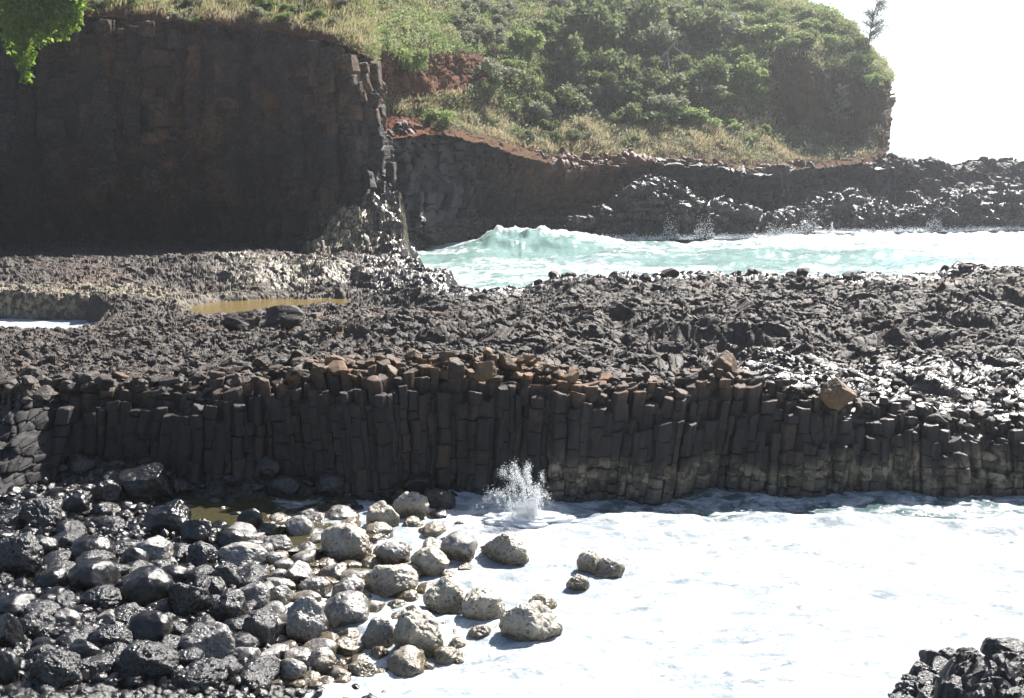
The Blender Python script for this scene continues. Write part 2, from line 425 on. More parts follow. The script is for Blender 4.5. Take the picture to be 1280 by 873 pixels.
# wall relief: leaning columns with cross cracks, rounder pale cells near the water
wu = X + 0.25 * vnoise(X * 0.7, arc * 0.6, seed=31) + 0.12 * arc * vnoise(X * 0.25, X * 0, seed=33)
gv = 0.35 + 0.65 * sstep(-.35, .35, fbm(X / 1.1, arc / .7, oct=2, seed=34))
colr = facets(wu, arc + 0.2 * vnoise(X, arc, seed=35), 0.34, 2.3, 21, 0.35, 0.6, 0.07) * gv + .45 * facets(wu + .1, arc, 0.37, 0.62, 19, 0.7, 0.5, 0.06) * (1.2 - .6 * gv)
colr2 = facets(wu, arc, 0.16, 0.15, 22, 0.9, 0.3, 0.12)
lowm = sstep(-1.35, -1.75, arc + 0.25 * vnoise(X * 1.3, X * 0, seed=36)) * sstep(560, 700, pxg)
d1, d2, h1, h2, h3, _, _ = cells(X / 0.27, arc / 0.27, 23)
dome = 0.9 - 1.4 * d1 ** 2 + 0.4 * (h1 - .5)
big = fbm(X / 3.2, arc / 1.8, oct=3, seed=40)
rubL = sstep(130, 30, pxg)                     # the wall breaks into rubble on the left
dw = -0.24 + 0.22 * big + (0.12 * colr + 0.035 * colr2) * (1 - 0.7 * lowm) + 0.07 * dome * lowm - 0.12 * lowm
dw = dw * (1 - rubL) + rubL * (0.14 * facets(X, arc, 0.42, 0.38, 26, 0.9, 0.5, .12) + 0.09 * facets(X, arc, 0.22, 0.2, 20, 0.9, 0.5, .12) + 0.2 * big)
# top relief: broken blocks at four sizes on a rolling surface
left = sstep(460, 300, pxg) * sstep(0.3, 2, arc)
rough_top = np.clip(0.55 + 0.75 * fbm(X / 7, Y / 5, oct=2, seed=50), 0.25, 1.2)
gx, gy = X + 0.3 * vnoise(X, Y, seed=51), Y + 0.3 * vnoise(X, Y, seed=52)
ridge = 1 - np.abs(fbm(X / 4.5 + 0.3 * Y / 4.5, Y / 3.0, oct=3, seed=53)) * 2
dt = 0.85 * (ridge - 0.5) * rough_top * (1 - 0.65 * left) + 0.10 * facets(gx, gy, 1.6, 1.2, 24, 0.9, 0.25, 0.12) * rough_top * (1 - 0.5 * left) \
   + 0.085 * facets(gx, gy, 0.72, 0.60, 25, 0.8, 0.45, 0.14) + 0.085 * facets(gx, gy, 0.30, 0.25, 27, 0.6, 0.35, 0.16) + 0.025 * facets(gx, gy, 0.17, 0.15, 28, 0.6, 0.3, 0.2) + 0.07 * fbm(gx / .45, gy / .4, oct=3, seed=57)
wetedge = np.concatenate([np.zeros_like(xw), sstep(-3.2, -0.5, dch) * sstep(420, 460, np.broadcast_to(pxk, xt.shape))])
d1b, d2b, hb, _, _, _, _ = cells(gx / 0.55, gy / 0.5, 29)
dt = dt * (1 - 0.6 * wetedge) + wetedge * (0.22 * (0.8 - 1.5 * d1b ** 2) + 0.22 * (hb - 0.5))
pm = np.concatenate([np.zeros_like(xw), pool_m]); dt *= 1 - 0.85 * pm
# stepped slabs falling to the front on the right
slab = sstep(840, 960, pxg) * sstep(7.0, 3.0, arc) * sstep(-.2, .3, arc)
d1s, d2s, hs, hs2, hs3, dus, dvs = cells(gx / 0.8, gy / 0.42, 30)
dt = dt * (1 - 0.5 * slab) + slab * (0.13 * (hs - 0.5) - 0.10 * np.exp(-(d2s - d1s) / 0.12) + 0.13 * dvs + .05 * dus)
apr = np.concatenate([np.zeros_like(xw), sstep(.02, .25, apron)])
dt = dt + apr * (0.35 * facets(gx, gy * 1.4, 1.1, .9, 38, .9, .4, .15) + .25 * facets(gx, gy * 1.4, .5, .45, 39, .9, .4, .15))
rimcut = sstep(-1.3, -.1, arc) * sstep(1.35, .55, arc) * sstep(20, 70, pxg)
dw = dw - .75 * rimcut
dt = dt - .55 * rimcut
D = wall * dw + (1 - wall) * dt
Px, Py, Pz = X + nx * D, Y + ny * D, Z + nz * D
PLAT = np.stack([Px, Py, Pz], -1)
inb = np.concatenate([np.zeros_like(xw), np.ones_like(xt)])
rust = np.exp(-((arc - 0.25) / np.where(arc > 0, 1.0, 0.55)) ** 2) * sstep(250, 400, pxg) * sstep(800, 690, pxg) * 1.0
rust = np.maximum(rust, 0.5 * np.exp(-((arc - 0.3) / 1.2) ** 2) * sstep(800, 870, pxg) * sstep(1080, 960, pxg))
rust = np.maximum(rust, 0.16 * wall * sstep(.1, .4, vnoise(X * 0.8, arc * 1.2, seed=60)))
rust = np.maximum(rust, 0.20 * sstep(0.25, 0.5, fbm(X / 3, Y / 2.4, oct=3, seed=61)) * inb)
pale = lowm * wall * 0.95 * sstep(-0.1, .35, Pz)
shelf = inb * sstep(50.0, 50.8, Y) * sstep(54.5, 52.8, Y) * sstep(260, 200, pxg)
hump = inb * sstep(54.5, 56, Y) * sstep(63.5, 61, Y) * sstep(250, 320, pxg) * sstep(460, 430, pxg)
pale = np.maximum(pale, np.maximum(0.85 * shelf, np.maximum(0.9 * hump, apr)))
pale = np.maximum(pale, 0.5 * inb * sstep(46, 48, Y) * sstep(54, 52, Y) * sstep(180, 230, pxg) * sstep(520, 300, pxg) * (1 - pm))
wet = np.maximum(wetedge, np.maximum(0.8 * slab, sstep(0.45, 0.1, Pz) * 0.9))
wet = np.maximum(wet, 0.45 * hump)
wet = np.maximum(wet, 0.7 * inb * sstep(50, 53, Y) * sstep(440, 470, pxg) * sstep(600, 560, pxg))
struct(grid_obj("rock_ledge", PLAT, M['ledge'], False, dict(rust=rust, pale=pale, wet=wet, earth=0 * wet, shade_tone=np.maximum(.85 * inb * sstep(62.0, 64, Y + 1.2 * vnoise(X / 2, Y / 2, seed=76)) * sstep(350, 270, pxg), wall * (1 - lowm * .5) * sstep(.1, -.35, arc + .25 * vnoise(X * 2, X * 0, seed=37))))))  # shade painted into the bench under the cliff and the wall face

# the wall's basalt columns: stacked, jointed, ragged-topped prisms standing in front of the wall
def basalt_columns():
    r = np.random.default_rng(77); Vs, Fs, att, off = [], [], [], 0
    xw0 = kk * yf
    x = float(np.interp(55, pxk, xw0)); xe = float(np.interp(1545, pxk, xw0))
    for row in range(5):
        xx = x + r.uniform(0, .2)
        while xx < xe:
            wd = r.uniform(.13, .31); xx += wd * .96
            y0 = float(np.interp(xx, xw0, yf)); zt_ = float(np.interp(xx, xw0, ztop)); ln_ = float(np.interp(xx, xw0, lean)); pxc = xx / y0 * FPX + CX
            step = float(vnoise(np.array(xx * .55), np.array(row * 7.7), seed=201)); rr_ = float(sstep(930, 1010, np.array(pxc)))
            top = zt_ + [-.62 - .34 * max(step, -.6) - .20 * rr_, -.36 - .26 * step - .18 * rr_, -.18 - .16 * step - .10 * rr_, -.05 - .08 * step, .02][row] + r.normal(0, [.17, .15, .12, .10, .08][row])
            lx = .16 * float(vnoise(np.array(xx * .22), np.array(2.2), seed=202)); nC = int(r.integers(5, 8))
            ang0 = r.uniform(0, 6.28); ca = np.sort(ang0 + (np.arange(nC) + r.uniform(-.22, .22, nC)) * 2 * math.pi / nC); cr = wd * .73 * r.uniform(.9, 1.12, nC)
            cx_, cy_ = cr * np.cos(ca), cr * np.sin(ca)
            t = np.array([.1, .5, .9]); nx_, ny_ = np.roll(cx_, -1), np.roll(cy_, -1)
            rx = (cx_[:, None] * (1 - t) + nx_[:, None] * t).ravel(); ry = (cy_[:, None] * (1 - t) + ny_[:, None] * t).ravel(); nn = len(rx)
            z = -.7 + r.uniform(0, .3)
            low = pxc > 690
            protr = r.normal(0, .03)
            while z < top - .03:
                h = r.uniform(.20, .36) if (z < .75 and low) else r.uniform(.18, .80)
                z1 = min(z + h, top)
                if top - z1 < .12: z1 = top
                last = z1 >= top - .001
                hh_ = z1 - z; nm = max(1, int(hh_ / .16))
                zs = [z, z + .012] + list(np.linspace(z + .03, z1 - .03, nm + 1)) + [z1 - .01, z1, z1, z1]
                sc = [.84, .95] + [1.0] * (nm + 1) + [.95, .86, .45, .02]
                ox_, oy_ = r.normal(0, .018), r.normal(0, .026) + protr; tx_, ty_ = r.normal(0, .10, 2)
                bulge = .035 if (z < .75 and low) else 0
                P = []
                for zi, si in zip(zs, sc):
                    f = (zi - z) / max(hh_, .01)
                    si2 = si + bulge * math.sin(math.pi * f) * 2
                    px_, py2 = rx * si2, ry * si2
                    tilt_ = (tx_ * px_ + ty_ * py2) * (1.0 if f > .6 else 0) * (1.6 if last else .7)
                    P.append(np.stack([xx + ox_ + lx * (zi - zt_) + px_, y0 - ln_ * (zt_ - zi) + oy_ + row * .23 - .02 + py2, zi + tilt_], -1))
                P = np.array(P); q = P.reshape(-1, 3)
                dd = .034 * vnoise(q[:, 0] * 5, q[:, 2] * 4, q[:, 1] * 5, 203) + .010 * vnoise(q[:, 0] * 17, q[:, 2] * 15, q[:, 1] * 17, 204)
                q = q + np.stack([dd, dd * 1.2, dd * .6], -1)
                a_, b_2 = len(zs), nn
                i_ = np.arange(a_ * b_2).reshape(a_, b_2); j_ = np.roll(i_, -1, 1)
                Fs.append(np.stack([i_[:-1], j_[:-1], j_[1:], i_[1:]], -1).reshape(-1, 4) + off); Vs.append(q); off += len(q)
                up = zt_ - q[:, 2]
                shd = np.clip(sstep(.05, .45, up) * r.uniform(.65, 1.0), 0, 1)  # wall shade painted below the rim, with random tone per block
                ru = (1.0 if 330 < pxc < 770 else (.45 if 770 < pxc < 1050 else .12)) * sstep(.75, .1, up) * r.choice([.25, .7, 1.0])
                ru = np.maximum(ru, .35 * (r.random() < .10))
                pa = sstep(1.0, .65, q[:, 2] + .25 * vnoise(q[:, 0] * 1.3, q[:, 0] * 0, seed=36)) * sstep(-.05, .2, q[:, 2]) * (r.uniform(.55, 1.3) if pxc > 690 else .12)
                wt = np.maximum(sstep(.5, .1, q[:, 2]), .75 * rr_ * sstep(.5, .2, up))
                att.append(np.stack([ru, pa, wt, 0 * up, shd * (1 - .7 * pa)], -1))
                z = z1 + r.uniform(.0, .012)
    A = np.concatenate(att)
    return struct(mesh_from("basalt_columns", np.concatenate(Vs), np.concatenate(Fs), M['ledge'], False, dict(rust=A[:, 0], pale=A[:, 1], wet=A[:, 2], earth=A[:, 3], shade_tone=A[:, 4])))
basalt_columns()

# narrow tidal channel on the left, white with foam
ch_x = np.linspace(-52, kx(122, 48), 160)
ch_u = np.linspace(0, 1, 14)[:, None]
ch_y = 45.6 + ch_u * 5.6 + 0 * ch_x[None]
struct(grid_obj("tidal_channel", np.stack([ch_x[None] + 0 * ch_u, ch_y, 0.12 + 0.05 * fbm(ch_x[None] / .8 + 0 * ch_u, ch_y / .8, oct=2, seed=74)], -1), M['sea'], True, dict(foam=np.full(ch_y.shape, 0.85), teal=0 * ch_y + .2)))

# tide pool water
ths = np.linspace(0, 2 * math.pi, 64, endpoint=False)
rr = np.linspace(0.02, 1.45, 22)
pv = np.stack([POOL_C[0] + POOL_R[0] * rr[:, None] * np.cos(ths), POOL_C[1] + POOL_R[1] * rr[:, None] * np.sin(ths), POOL_Z + 0 * rr[:, None] * ths], -1)
pv = np.concatenate([pv, pv[:, :1]], 1)
struct(grid_obj("tide_pool", pv, M['golden'], True, dict(foam=np.full(pv.shape[:2], -2.0), teal=0 * pv[..., 0] + .6)))

def block_face(name, P, N, cols, rows, wid, hgt, seed, mat, attrf, push=0.0, jit=.16, rough=.09, big=.6, topdrop=.5):
    """Fractured rock face: stacked upright blocks following the sheet P from row rows[0] to rows[1]."""
    r = np.random.default_rng(seed); Vs, Fs, att, off = [], [], [], 0
    sarc = np.concatenate([[0], np.cumsum(np.linalg.norm(np.diff(P[(rows[0] + rows[1]) // 2, cols[0]:cols[1], :], axis=0), axis=1))])
    s_ = 0.0
    while s_ < sarc[-1]:
        wd = r.uniform(*wid); s_ += wd * .92
        c = cols[0] + int(np.searchsorted(sarc, min(s_, sarc[-1] - 1e-3)))
        line = P[rows[0]:rows[1], c]; nl = N[rows[0]:rows[1], c]
        zl = np.maximum.accumulate(line[:, 2]); z0_, z1_ = zl[0], zl[-1] - abs(r.normal(0, topdrop)) - .1
        nC = int(r.integers(4, 7)); ca = np.sort(r.uniform(0, 6.28) + (np.arange(nC) + r.uniform(-.3, .3, nC)) * 2 * math.pi / nC); cr = wd * .70 * r.uniform(.8, 1.2, nC)
        cx_, cy_ = cr * np.cos(ca), cr * np.sin(ca); t = np.array([.1, .5, .9]); nx_, ny_ = np.roll(cx_, -1), np.roll(cy_, -1)
        rx = (cx_[:, None] * (1 - t) + nx_[:, None] * t).ravel(); ry = (cy_[:, None] * (1 - t) + ny_[:, None] * t).ravel(); nn = len(rx)
        z = z0_ - r.uniform(0, .8); pr = r.normal(0, jit * .6)
        while z < z1_:
            z2 = min(z + r.uniform(*hgt), z1_)
            if z1_ - z2 < hgt[0] * .5: z2 = z1_
            hh_ = z2 - z
            if hh_ < .05: break
            zs = [z, z + .03 * hh_, z + .12 * hh_, z + .4 * hh_, z + .65 * hh_, z + .88 * hh_, z + .97 * hh_, z2, z2, z2]
            sc = [.80, .93, 1, 1, 1, 1, .94, .82, .45, .03]
            tl = r.normal(0, .12, 2); oj = r.normal(0, jit, 2) + pr; tw = r.normal(0, .06); a_p = []
            for zi, sq in zip(zs, sc):
                zc = min(max(zi, zl[0]), zl[-1])
                i_ = min(int(np.searchsorted(zl, zc)), len(zl) - 1)
                b = line[i_]; n_ = nl[i_]; f = (zi - z) / hh_
                bx = b[0] + n_[0] * (oj[0] - push); by = b[1] + n_[1] * (oj[0] - push)
                px_, pyq = rx * sq, ry * sq
                a_p.append(np.stack([bx + px_ + tw * (zi - z), by + pyq, zi + (tl[0] * px_ + tl[1] * pyq) * (f if f > .5 else 0)], -1))
            q = np.array(a_p).reshape(-1, 3)
            g = big * fbm(q[:, 0] / 5, q[:, 2] / 5, q[:, 1] / 5, 3, seed + 2)
            dd = rough * fbm(q[:, 0] * 1.7, q[:, 2] * 1.5, q[:, 1] * 1.7, 3, seed + 3) * 1.6
            nm_ = nl[len(nl) // 2]
            q = q + nm_[None] * g[:, None] * np.array([1, 1, 0]) + np.stack([dd, dd, dd * .6], -1)
            k_ = np.arange(len(zs) * nn).reshape(len(zs), nn); j_ = np.roll(k_, -1, 1)
            Fs.append(np.stack([k_[:-1], j_[:-1], j_[1:], k_[1:]], -1).reshape(-1, 4) + off); Vs.append(q); off += len(q)
            att.append(attrf(q, c, r)); z = z2
    A = np.concatenate(att)
    return struct(mesh_from(name, np.concatenate(Vs), np.concatenate(Fs), mat, False, dict(rust=A[:, 0], pale=A[:, 1], wet=A[:, 2], earth=A[:, 3], shade_tone=A[:, 4])))

# ---------------- tall basalt cliff on the left
ST = [(-260, 68, -260, 18, 68, 3), (-100, 70, -100, 20, 70, 3.5), (0, 72, 0, 22, 71.5, 4), (120, 74, 120, 16, 73, 4), (230, 75, 230, 24, 74, 3), (325, 75, 322, 32, 74.3, 1.5), (392, 74.3, 384, 42, 74.2, -1.2), (434, 73.2, 420, 50, 74, -2.0), (470, 73.0, 446, 60, 74.3, -1.6), (490, 74.0, 458, 66, 75.6, -0.6)]
frac = [0, .12, .28, .55, .8, .93, 1.0]
rec = [1.0, .95, .45, .0, .05, .15, .25]
cols = []
for pb, yb, pt, pyt, yt_, cave in ST:
    xb = kx(pb, yb) / 1.0; xtp, _, ztp = at_y(pt, pyt, yt_)
    z0 = 0.2
    cols.append([((xb + (xtp - xb) * f) * (1.0), yb + (yt_ - yb) * f + cave * r * (1 if f < .5 else .5), z0 + (ztp - z0) * f) for f, r in zip(frac, rec)])
for xb, yb, xt_, yt_, zt_ in [(-8.3, 77.5, -9.6, 79, 14.2), (-9.3, 83, -10.4, 84, 14.0), (-10.2, 92, -11.5, 92, 14.0)]:
    cols.append([(xb + (xt_ - xb) * f, yb + (yt_ - yb) * f, -0.6 + (zt_ + .6) * f) for f in frac])
ctrl = np.array(cols).transpose(1, 0, 2)
cc = [0, 1.6, 2.6, 3.8, 4.9, 5.8, 6.5, 7.0, 7.4, 7.65, 8.0, 8.5, 9.0]
CLP, CLN, rg, cg = sheet(ctrl, cc, np.array(frac), 800, 420)
s_arc = np.concatenate([[0], np.cumsum(np.linalg.norm(np.diff(CLP[150], axis=0), axis=1))])[None] + 0 * rg
zz = CLP[..., 2]
but = sstep(6.2, 7.1, cg)
wsx = s_arc + 0.5 * vnoise(s_arc * .35, zz * .3, seed=80)
D = 0.75 * fbm(s_arc / 6, zz / 6, oct=4, seed=81) + (0.40 * facets(wsx, zz, 1.3, 3.0, 82, 0.5, 0.9, .10) + 0.26 * facets(wsx, zz, 0.62, 1.3, 83, 0.6, 0.9, .16) + 0.07 * facets(wsx, zz, .3, .5, 84, .5, .4, .15)) * (1 + 0.3 * but) \
  + but * (0.22 * facets(s_arc, zz, .8, 1.7, 85, 0.6, .5, .15) + 0.25 * fbm(s_arc / 1.2, zz / 1.6, oct=3, seed=86)) - 0.25 * np.abs(fbm(s_arc / 2.5, zz / 2.0, oct=3, seed=87)) * 2
D *= sstep(1.0, 0.96, rg) * 0.75 + 0.25
Pn = CLP + CLN * D[..., None]
topb = sstep(0.62, 0.92, rg + 0.12 * fbm(s_arc / 4, zz / 5, oct=3, seed=90)) * sstep(3.6, 4.8, cg) * (1 - 0.7 * but)
rustc = np.clip(0.75 * sstep(0.05, 0.40, fbm(s_arc / 3.5, zz / 2.5, oct=4, seed=88)) * sstep(3.2, 4.6, cg) + 0.2, 0, 1) * sstep(0.12, 0.3, rg)
palec = 0.95 * but * sstep(5.2, 2.6, zz + fbm(s_arc, zz, oct=2, seed=89)) * sstep(8.3, 7.7, cg)
struct(grid_obj("cliff_face", Pn, M['cliff'], False, dict(rust=rustc, pale=palec, wet=0.5 * but * sstep(11, 3, zz), earth=0.22 * topb)))

def cliff_attr(q, c, r):
    b_ = float(but[0, c]); up = sstep(9.5, 14, q[:, 2] + 1.5 * fbm(q[:, 0] / 4, q[:, 2] / 5, oct=2, seed=90)) * (1 - .7 * b_)
    ru = np.clip(1.3 * sstep(-.08, .28, fbm(q[:, 0] / 3.5, q[:, 2] / 2.5, oct=3, seed=88)) * sstep(3.0, 4.4, float(cg[0, c])) * r.choice([.15, .6, 1.0]) + .1, 0, 1) * sstep(2.5, 4.5, q[:, 2])
    pa = np.maximum(.95 * b_ * sstep(4.6, 2.4, q[:, 2] + r.normal(0, .4)), .30 * (r.random() < .10))
    return np.stack([ru, pa, .4 * b_ * sstep(11, 3, q[:, 2]), .35 * up * r.uniform(.2, 1), np.full(len(q), r.uniform(0, .75) * (1 - b_ * .6))], -1)
CLB = CLP
c_b = int(np.searchsorted(cg[0], 6.35)); c_e = int(np.searchsorted(cg[0], 7.75))
block_face("cliff_columns", CLB, CLN, (0, c_b), (0, 412), (.45, 1.05), (.5, 1.9), 301, M['cliff'], cliff_attr, -.05, .20, .16, .8)
block_face("cliff_buttress", CLB, CLN, (c_b, c_e), (0, 414), (.45, .95), (.5, 1.5), 302, M['cliff'], cliff_attr, -.10, .24, .12, .6)

# grassy slope on top of the cliff
rim = CLP[-1]
rows = [rim + np.array([0, -0.1, -0.25]), rim + np.array([0, 0.25, 0.25]), rim + np.array([-0.1, 2.0, 0.9]), rim + np.array([-.6, 6.0, 3.0]), rim + np.array([-1.2, 13.0, 7.5]), rim + np.array([-2.5, 26, 15])]
ctrl = np.array(rows)[:, ::4]
CTP, CTN, rg2, cg2 = sheet(ctrl, np.arange(ctrl.shape[1], dtype=float), [0, .4, 1.4, 3.4, 6.5, 12], 500, 160)
ctd = (0.5 * fbm(CTP[..., 0] / 3, CTP[..., 1] / 3, oct=5, seed=95)) * (.35 + .65 * sstep(0.1, 1.2, rg2)) + 0.25 * fbm(CTP[..., 0] / .6, CTP[..., 2] / .6, oct=3, seed=96)
CTP = CTP + CTN * ctd[..., None]
struct(grid_obj("clifftop_ground", CTP, M['earth'], False, dict(rust=0 * rg2, pale=0 * rg2, wet=0 * rg2, earth=.5 * sstep(.5, .2, rg2))))

# ---------------- headland: dark sea cliff and low wave-washed shelf
hpx = [300, 420, 480, 540, 600, 660, 700, 760, 830, 900, 960, 1010, 1060, 1120, 1180, 1250, 1320, 1420, 1560]
W0y = [80, 81, 83, 87, 95, 96, 94, 94, 95, 96, 98, 101, 103, 104, 104, 106, 108, 110, 114]
W1p = [315, 315, 316, 312, 294, 288, 272, 262, 238, 262, 274, 272, 262, 262, 258, 248, 245, 245, 245]
W2p = [290, 290, 290, 285, 280, 275, 262, 250, 230, 258, 268, 252, 249, 255, 245, 238, 235, 235, 235]
W2d = [1, 1, 1, 1, 1, 1.5, 3, 4, 4.5, 5, 5, 5, 6, 6, 6, 6, 6, 6, 6]
W3p = [270, 270, 270, 262, 262, 261, 264, 259, 246, 260, 268, 249, 243, 247, 240, 232, 229, 229, 229]
W3d = [1.6, 1.6, 1.6, 1.6, 2.2, 3.2, 5.5, 6.5, 7, 7.2, 7.2, 7, 8, 8, 8, 8, 8, 8, 8]
W4p = [170, 170, 172, 164, 172, 192, 206, 203, 200, 206, 213, 206, 206, 206, 209, 213, 216, 218, 218]
W4d = [3, 3, 3, 3, 1.6, 1.8, 4.2, 5.2, 5.8, 6.3, 6.5, 8, 9, 10, 11, 13, 13, 13, 13]
rows = []
P0 = [(kx(p, y), y, -1.2) for p, y in zip(hpx, W0y)]
rows.append(P0)
rows.append([at_y(p, q, y + 0.9) for p, q, y in zip(hpx, W1p, W0y)])
rows.append([at_y(p, q, y + d) for p, q, y, d in zip(hpx, W2p, W0y, W2d)])
rows.append([at_y(p, q, y + d) for p, q, y, d in zip(hpx, W3p, W0y, W3d)])
W4 = [at_y(p, q, y + d) for p, q, y, d in zip(hpx, W4p, W0y, W4d)]
mid = [tuple(0.5 * (np.array(a) + np.array(b)) + np.array([0, 0.9, 0.0])) for a, b in zip(rows[3], W4)]
rows.append(mid); rows.append(W4)
rows.append([(a[0] * 1.02, a[1] + 2.5, a[2] + 0.35) for a in W4])
rows.append([(a[0] * 1.08, a[1] + 9, a[2] - 0.6) for a in W4])
rows.append([(a[0] * 1.2, a[1] + 22, -1.5) for a in W4])
ctrl = np.array(rows, float)
HRP, HRN, rg, cg = sheet(ctrl, np.array(hpx, float), [0, 1.2, 2.2, 2.8, 4.6, 6.4, 7.0, 7.6, 8.4], 1000, 400)
s = HRP[..., 0] + 0.25 * HRP[..., 1]; v = HRP[..., 2] * 1.2 + 0.6 * HRP[..., 1]
shelfm = sstep(3.0, 2.2, rg)
D = 1.2 * fbm(s / 6, v / 5, oct=4, seed=101) + 0.50 * facets(s, v, 2.6, 1.8, 102, 0.9, .35, .10) + 0.30 * facets(s, v, .85, .8, 103, 0.8, .45, .14) + 0.10 * facets(s, v, .4, .4, 104, .8, .4, .15) \
  + shelfm * sstep(660, 720, cg) * (0.5 * facets(s, v, 2.2, 1.6, 105, 0.6, .5, .15) - 0.4 * np.abs(fbm(s / 1.4, v / 4, oct=3, seed=106)))
D += sstep(6.0, 6.6, rg) * sstep(1090, 1180, cg) * 0.30 * facets(s, HRP[..., 1], 4.0, 2.5, 107, .7, .3, .15)
Pn = HRP + HRN * D[..., None]
zz = Pn[..., 2]
brown = sstep(590, 650, cg) * sstep(860, 760, cg) * sstep(3.0, 4.5, rg)
i0, i1 = int(np.searchsorted(rg[:, 0], 2.5)), int(np.searchsorted(rg[:, 0], 6.3))
def sea_attr(q, c, r):
    px = float(cg[0, c]); br = float(sstep(590, 650, np.array(px)) * sstep(880, 780, np.array(px)))
    return np.stack([np.full(len(q), .5 * br * r.random() + .25 * (r.random() < .15)), np.full(len(q), .0), np.full(len(q), .25) + .5 * sstep(3, 1.5, q[:, 2]), np.full(len(q), .4 * br * r.random()), np.full(len(q), r.uniform(.55, 1.0) * (1 - .5 * br) if px > 620 else 1.15)], -1)  # last value darkens: painted shade in the left recess, per-block tone beyond
block_face("sea_cliff_blocks", HRP, HRN, (int(np.searchsorted(cg[0], 430)), int(np.searchsorted(cg[0], 1125))), (i0, i1), (.45, 1.2), (.35, 1.1), 303, M['headrock'], sea_attr, 0.1, .28, .24, 1.0, .35)
top_e = sstep(5.9, 6.6, rg) * sstep(1120, 1040, cg) * sstep(480, 520, cg)
struct(grid_obj("sea_cliff_rock", Pn, M['headrock'], False, dict(rust=np.clip(0.5 * brown + 0.3 * sstep(0.1, .5, fbm(s / 4, v / 3, oct=3, seed=108)), 0, 1), pale=0.15 * shelfm,
    wet=np.maximum(shelfm, 0.5 * sstep(4, 2, zz)), earth=np.clip(0.30 * brown + 0.8 * top_e, 0, 1))))

# ---------------- headland: the grassy hill above the dark rock
qpx = [330, 430, 500, 560, 640, 700, 760, 850, 930, 1000, 1050, 1085, 1102, 1112]
HP = [(176, 135, 100, 55, 20, -45), (176, 135, 100, 52, 18, -45), (172, 150, 128, 66, 22, -48), (168, 142, 118, 62, 20, -50), (192, 152, 104, 62, 18, -48), (207, 160, 120, 62, 12, -42),
      (206, 165, 135, 76, 18, -30), (206, 166, 132, 82, 32, -2), (214, 170, 132, 78, 34, 0), (214, 180, 142, 88, 42, 6), (207, 182, 150, 98, 62, 26), (203, 178, 150, 108, 84, 66), (196, 172, 143, 110, 98, 92), (186, 170, 140, 112, 102, 98)]
HY = [(83, 86, 88, 89, 97, 112), (85, 88, 90, 91, 99, 114), (86, 89.5, 91, 93, 101, 116), (89, 95, 96.5, 98.5, 107, 122), (95, 103, 107, 113, 122, 136), (98, 107, 112, 118, 127, 141),
      (99, 108, 112, 119, 130, 143), (101.5, 111, 116, 123, 132, 142), (104, 113, 117, 123, 131, 140), (107, 115.5, 117.5, 119.5, 127, 136), (110, 117, 118.5, 120, 125, 132), (112, 117, 118, 119.5, 123, 128), (114, 118, 119.5, 121, 124, 129), (118, 124, 127, 131, 136, 142)]
R0, R1, R2, R3, R4, R5 = [[(HP[i][r], HY[i][r]) for i in range(len(qpx))] for r in range(6)]
rows = [[at_y(p, a, b) for p, (a, b) in zip(qpx, Rr)] for Rr in (R0, R1, R2, R3, R4, R5)]
rows.append([(a[0] * 1.0, a[1] + 9, a[2] + 0.2) for a in rows[-1]])
rows.append([(a[0] * 1.05, a[1] + 30, a[2] - 9) for a in rows[-1]])
ctrl = np.array(rows, float)
HLP, HLN, hrg, hcg = sheet(ctrl, np.array(qpx, float), [0, 1, 2, 3, 4, 5, 5.5, 6.2], 700, 340)
hx, hy, hz = HLP[..., 0], HLP[..., 1], HLP[..., 2]
gul = fbm(hx / 5, hrg * 0.5 + hy / 30, oct=4, seed=111)
D = 1.1 * gul * sstep(0.1, 0.8, hrg) + 0.35 * fbm(hx / 1.8, hz / 1.4 + hy / 3, oct=4, seed=112)
# bare banks: red bank above the ledge, the steep rock end on the right, red patch
bank = sstep(1.9, 2.15, hrg + .15 * gul) * sstep(3.0, 2.7, hrg + .2 * gul) * sstep(670, 600, hcg)
endr = sstep(1.35, 1.6, hrg + .2 * gul) * sstep(3.35, 3.0, hrg - 0.25 * gul) * sstep(945, 985, hcg + 15 * gul)
endr = np.maximum(endr, sstep(1090, 1100, hcg) * sstep(3.6, 3.2, hrg))
patch = sstep(1.25, 0.95, hrg) * sstep(545, 530, hcg + 20 * gul) * sstep(470, 485, hcg)
rim_b = sstep(0.42, 0.12, hrg + .15 * gul) * 0.8
D += np.maximum(bank, endr) * (0.45 * facets(hx + .3 * hy, hz, 1.3, 2.0, 113, .5, .4, .12) + 0.2 * facets(hx + .3 * hy, hz, .6, .9, 114, .6, .4, .14)) + 0.08 * facets(hx, hz, .35, .35, 115, .8, .3, .15)
HLP = HLP + HLN * D[..., None]
bare = np.clip(bank * 0.9 + endr + patch + rim_b, 0, 1)
struct(grid_obj("hillside", HLP, M['earth'], False, dict(rust=0 * bare, pale=0 * bare, wet=0 * bare, earth=np.clip(0.75 * bank + 0.12 * endr + 1.0 * patch + 0.5 * rim_b, 0, 1))))

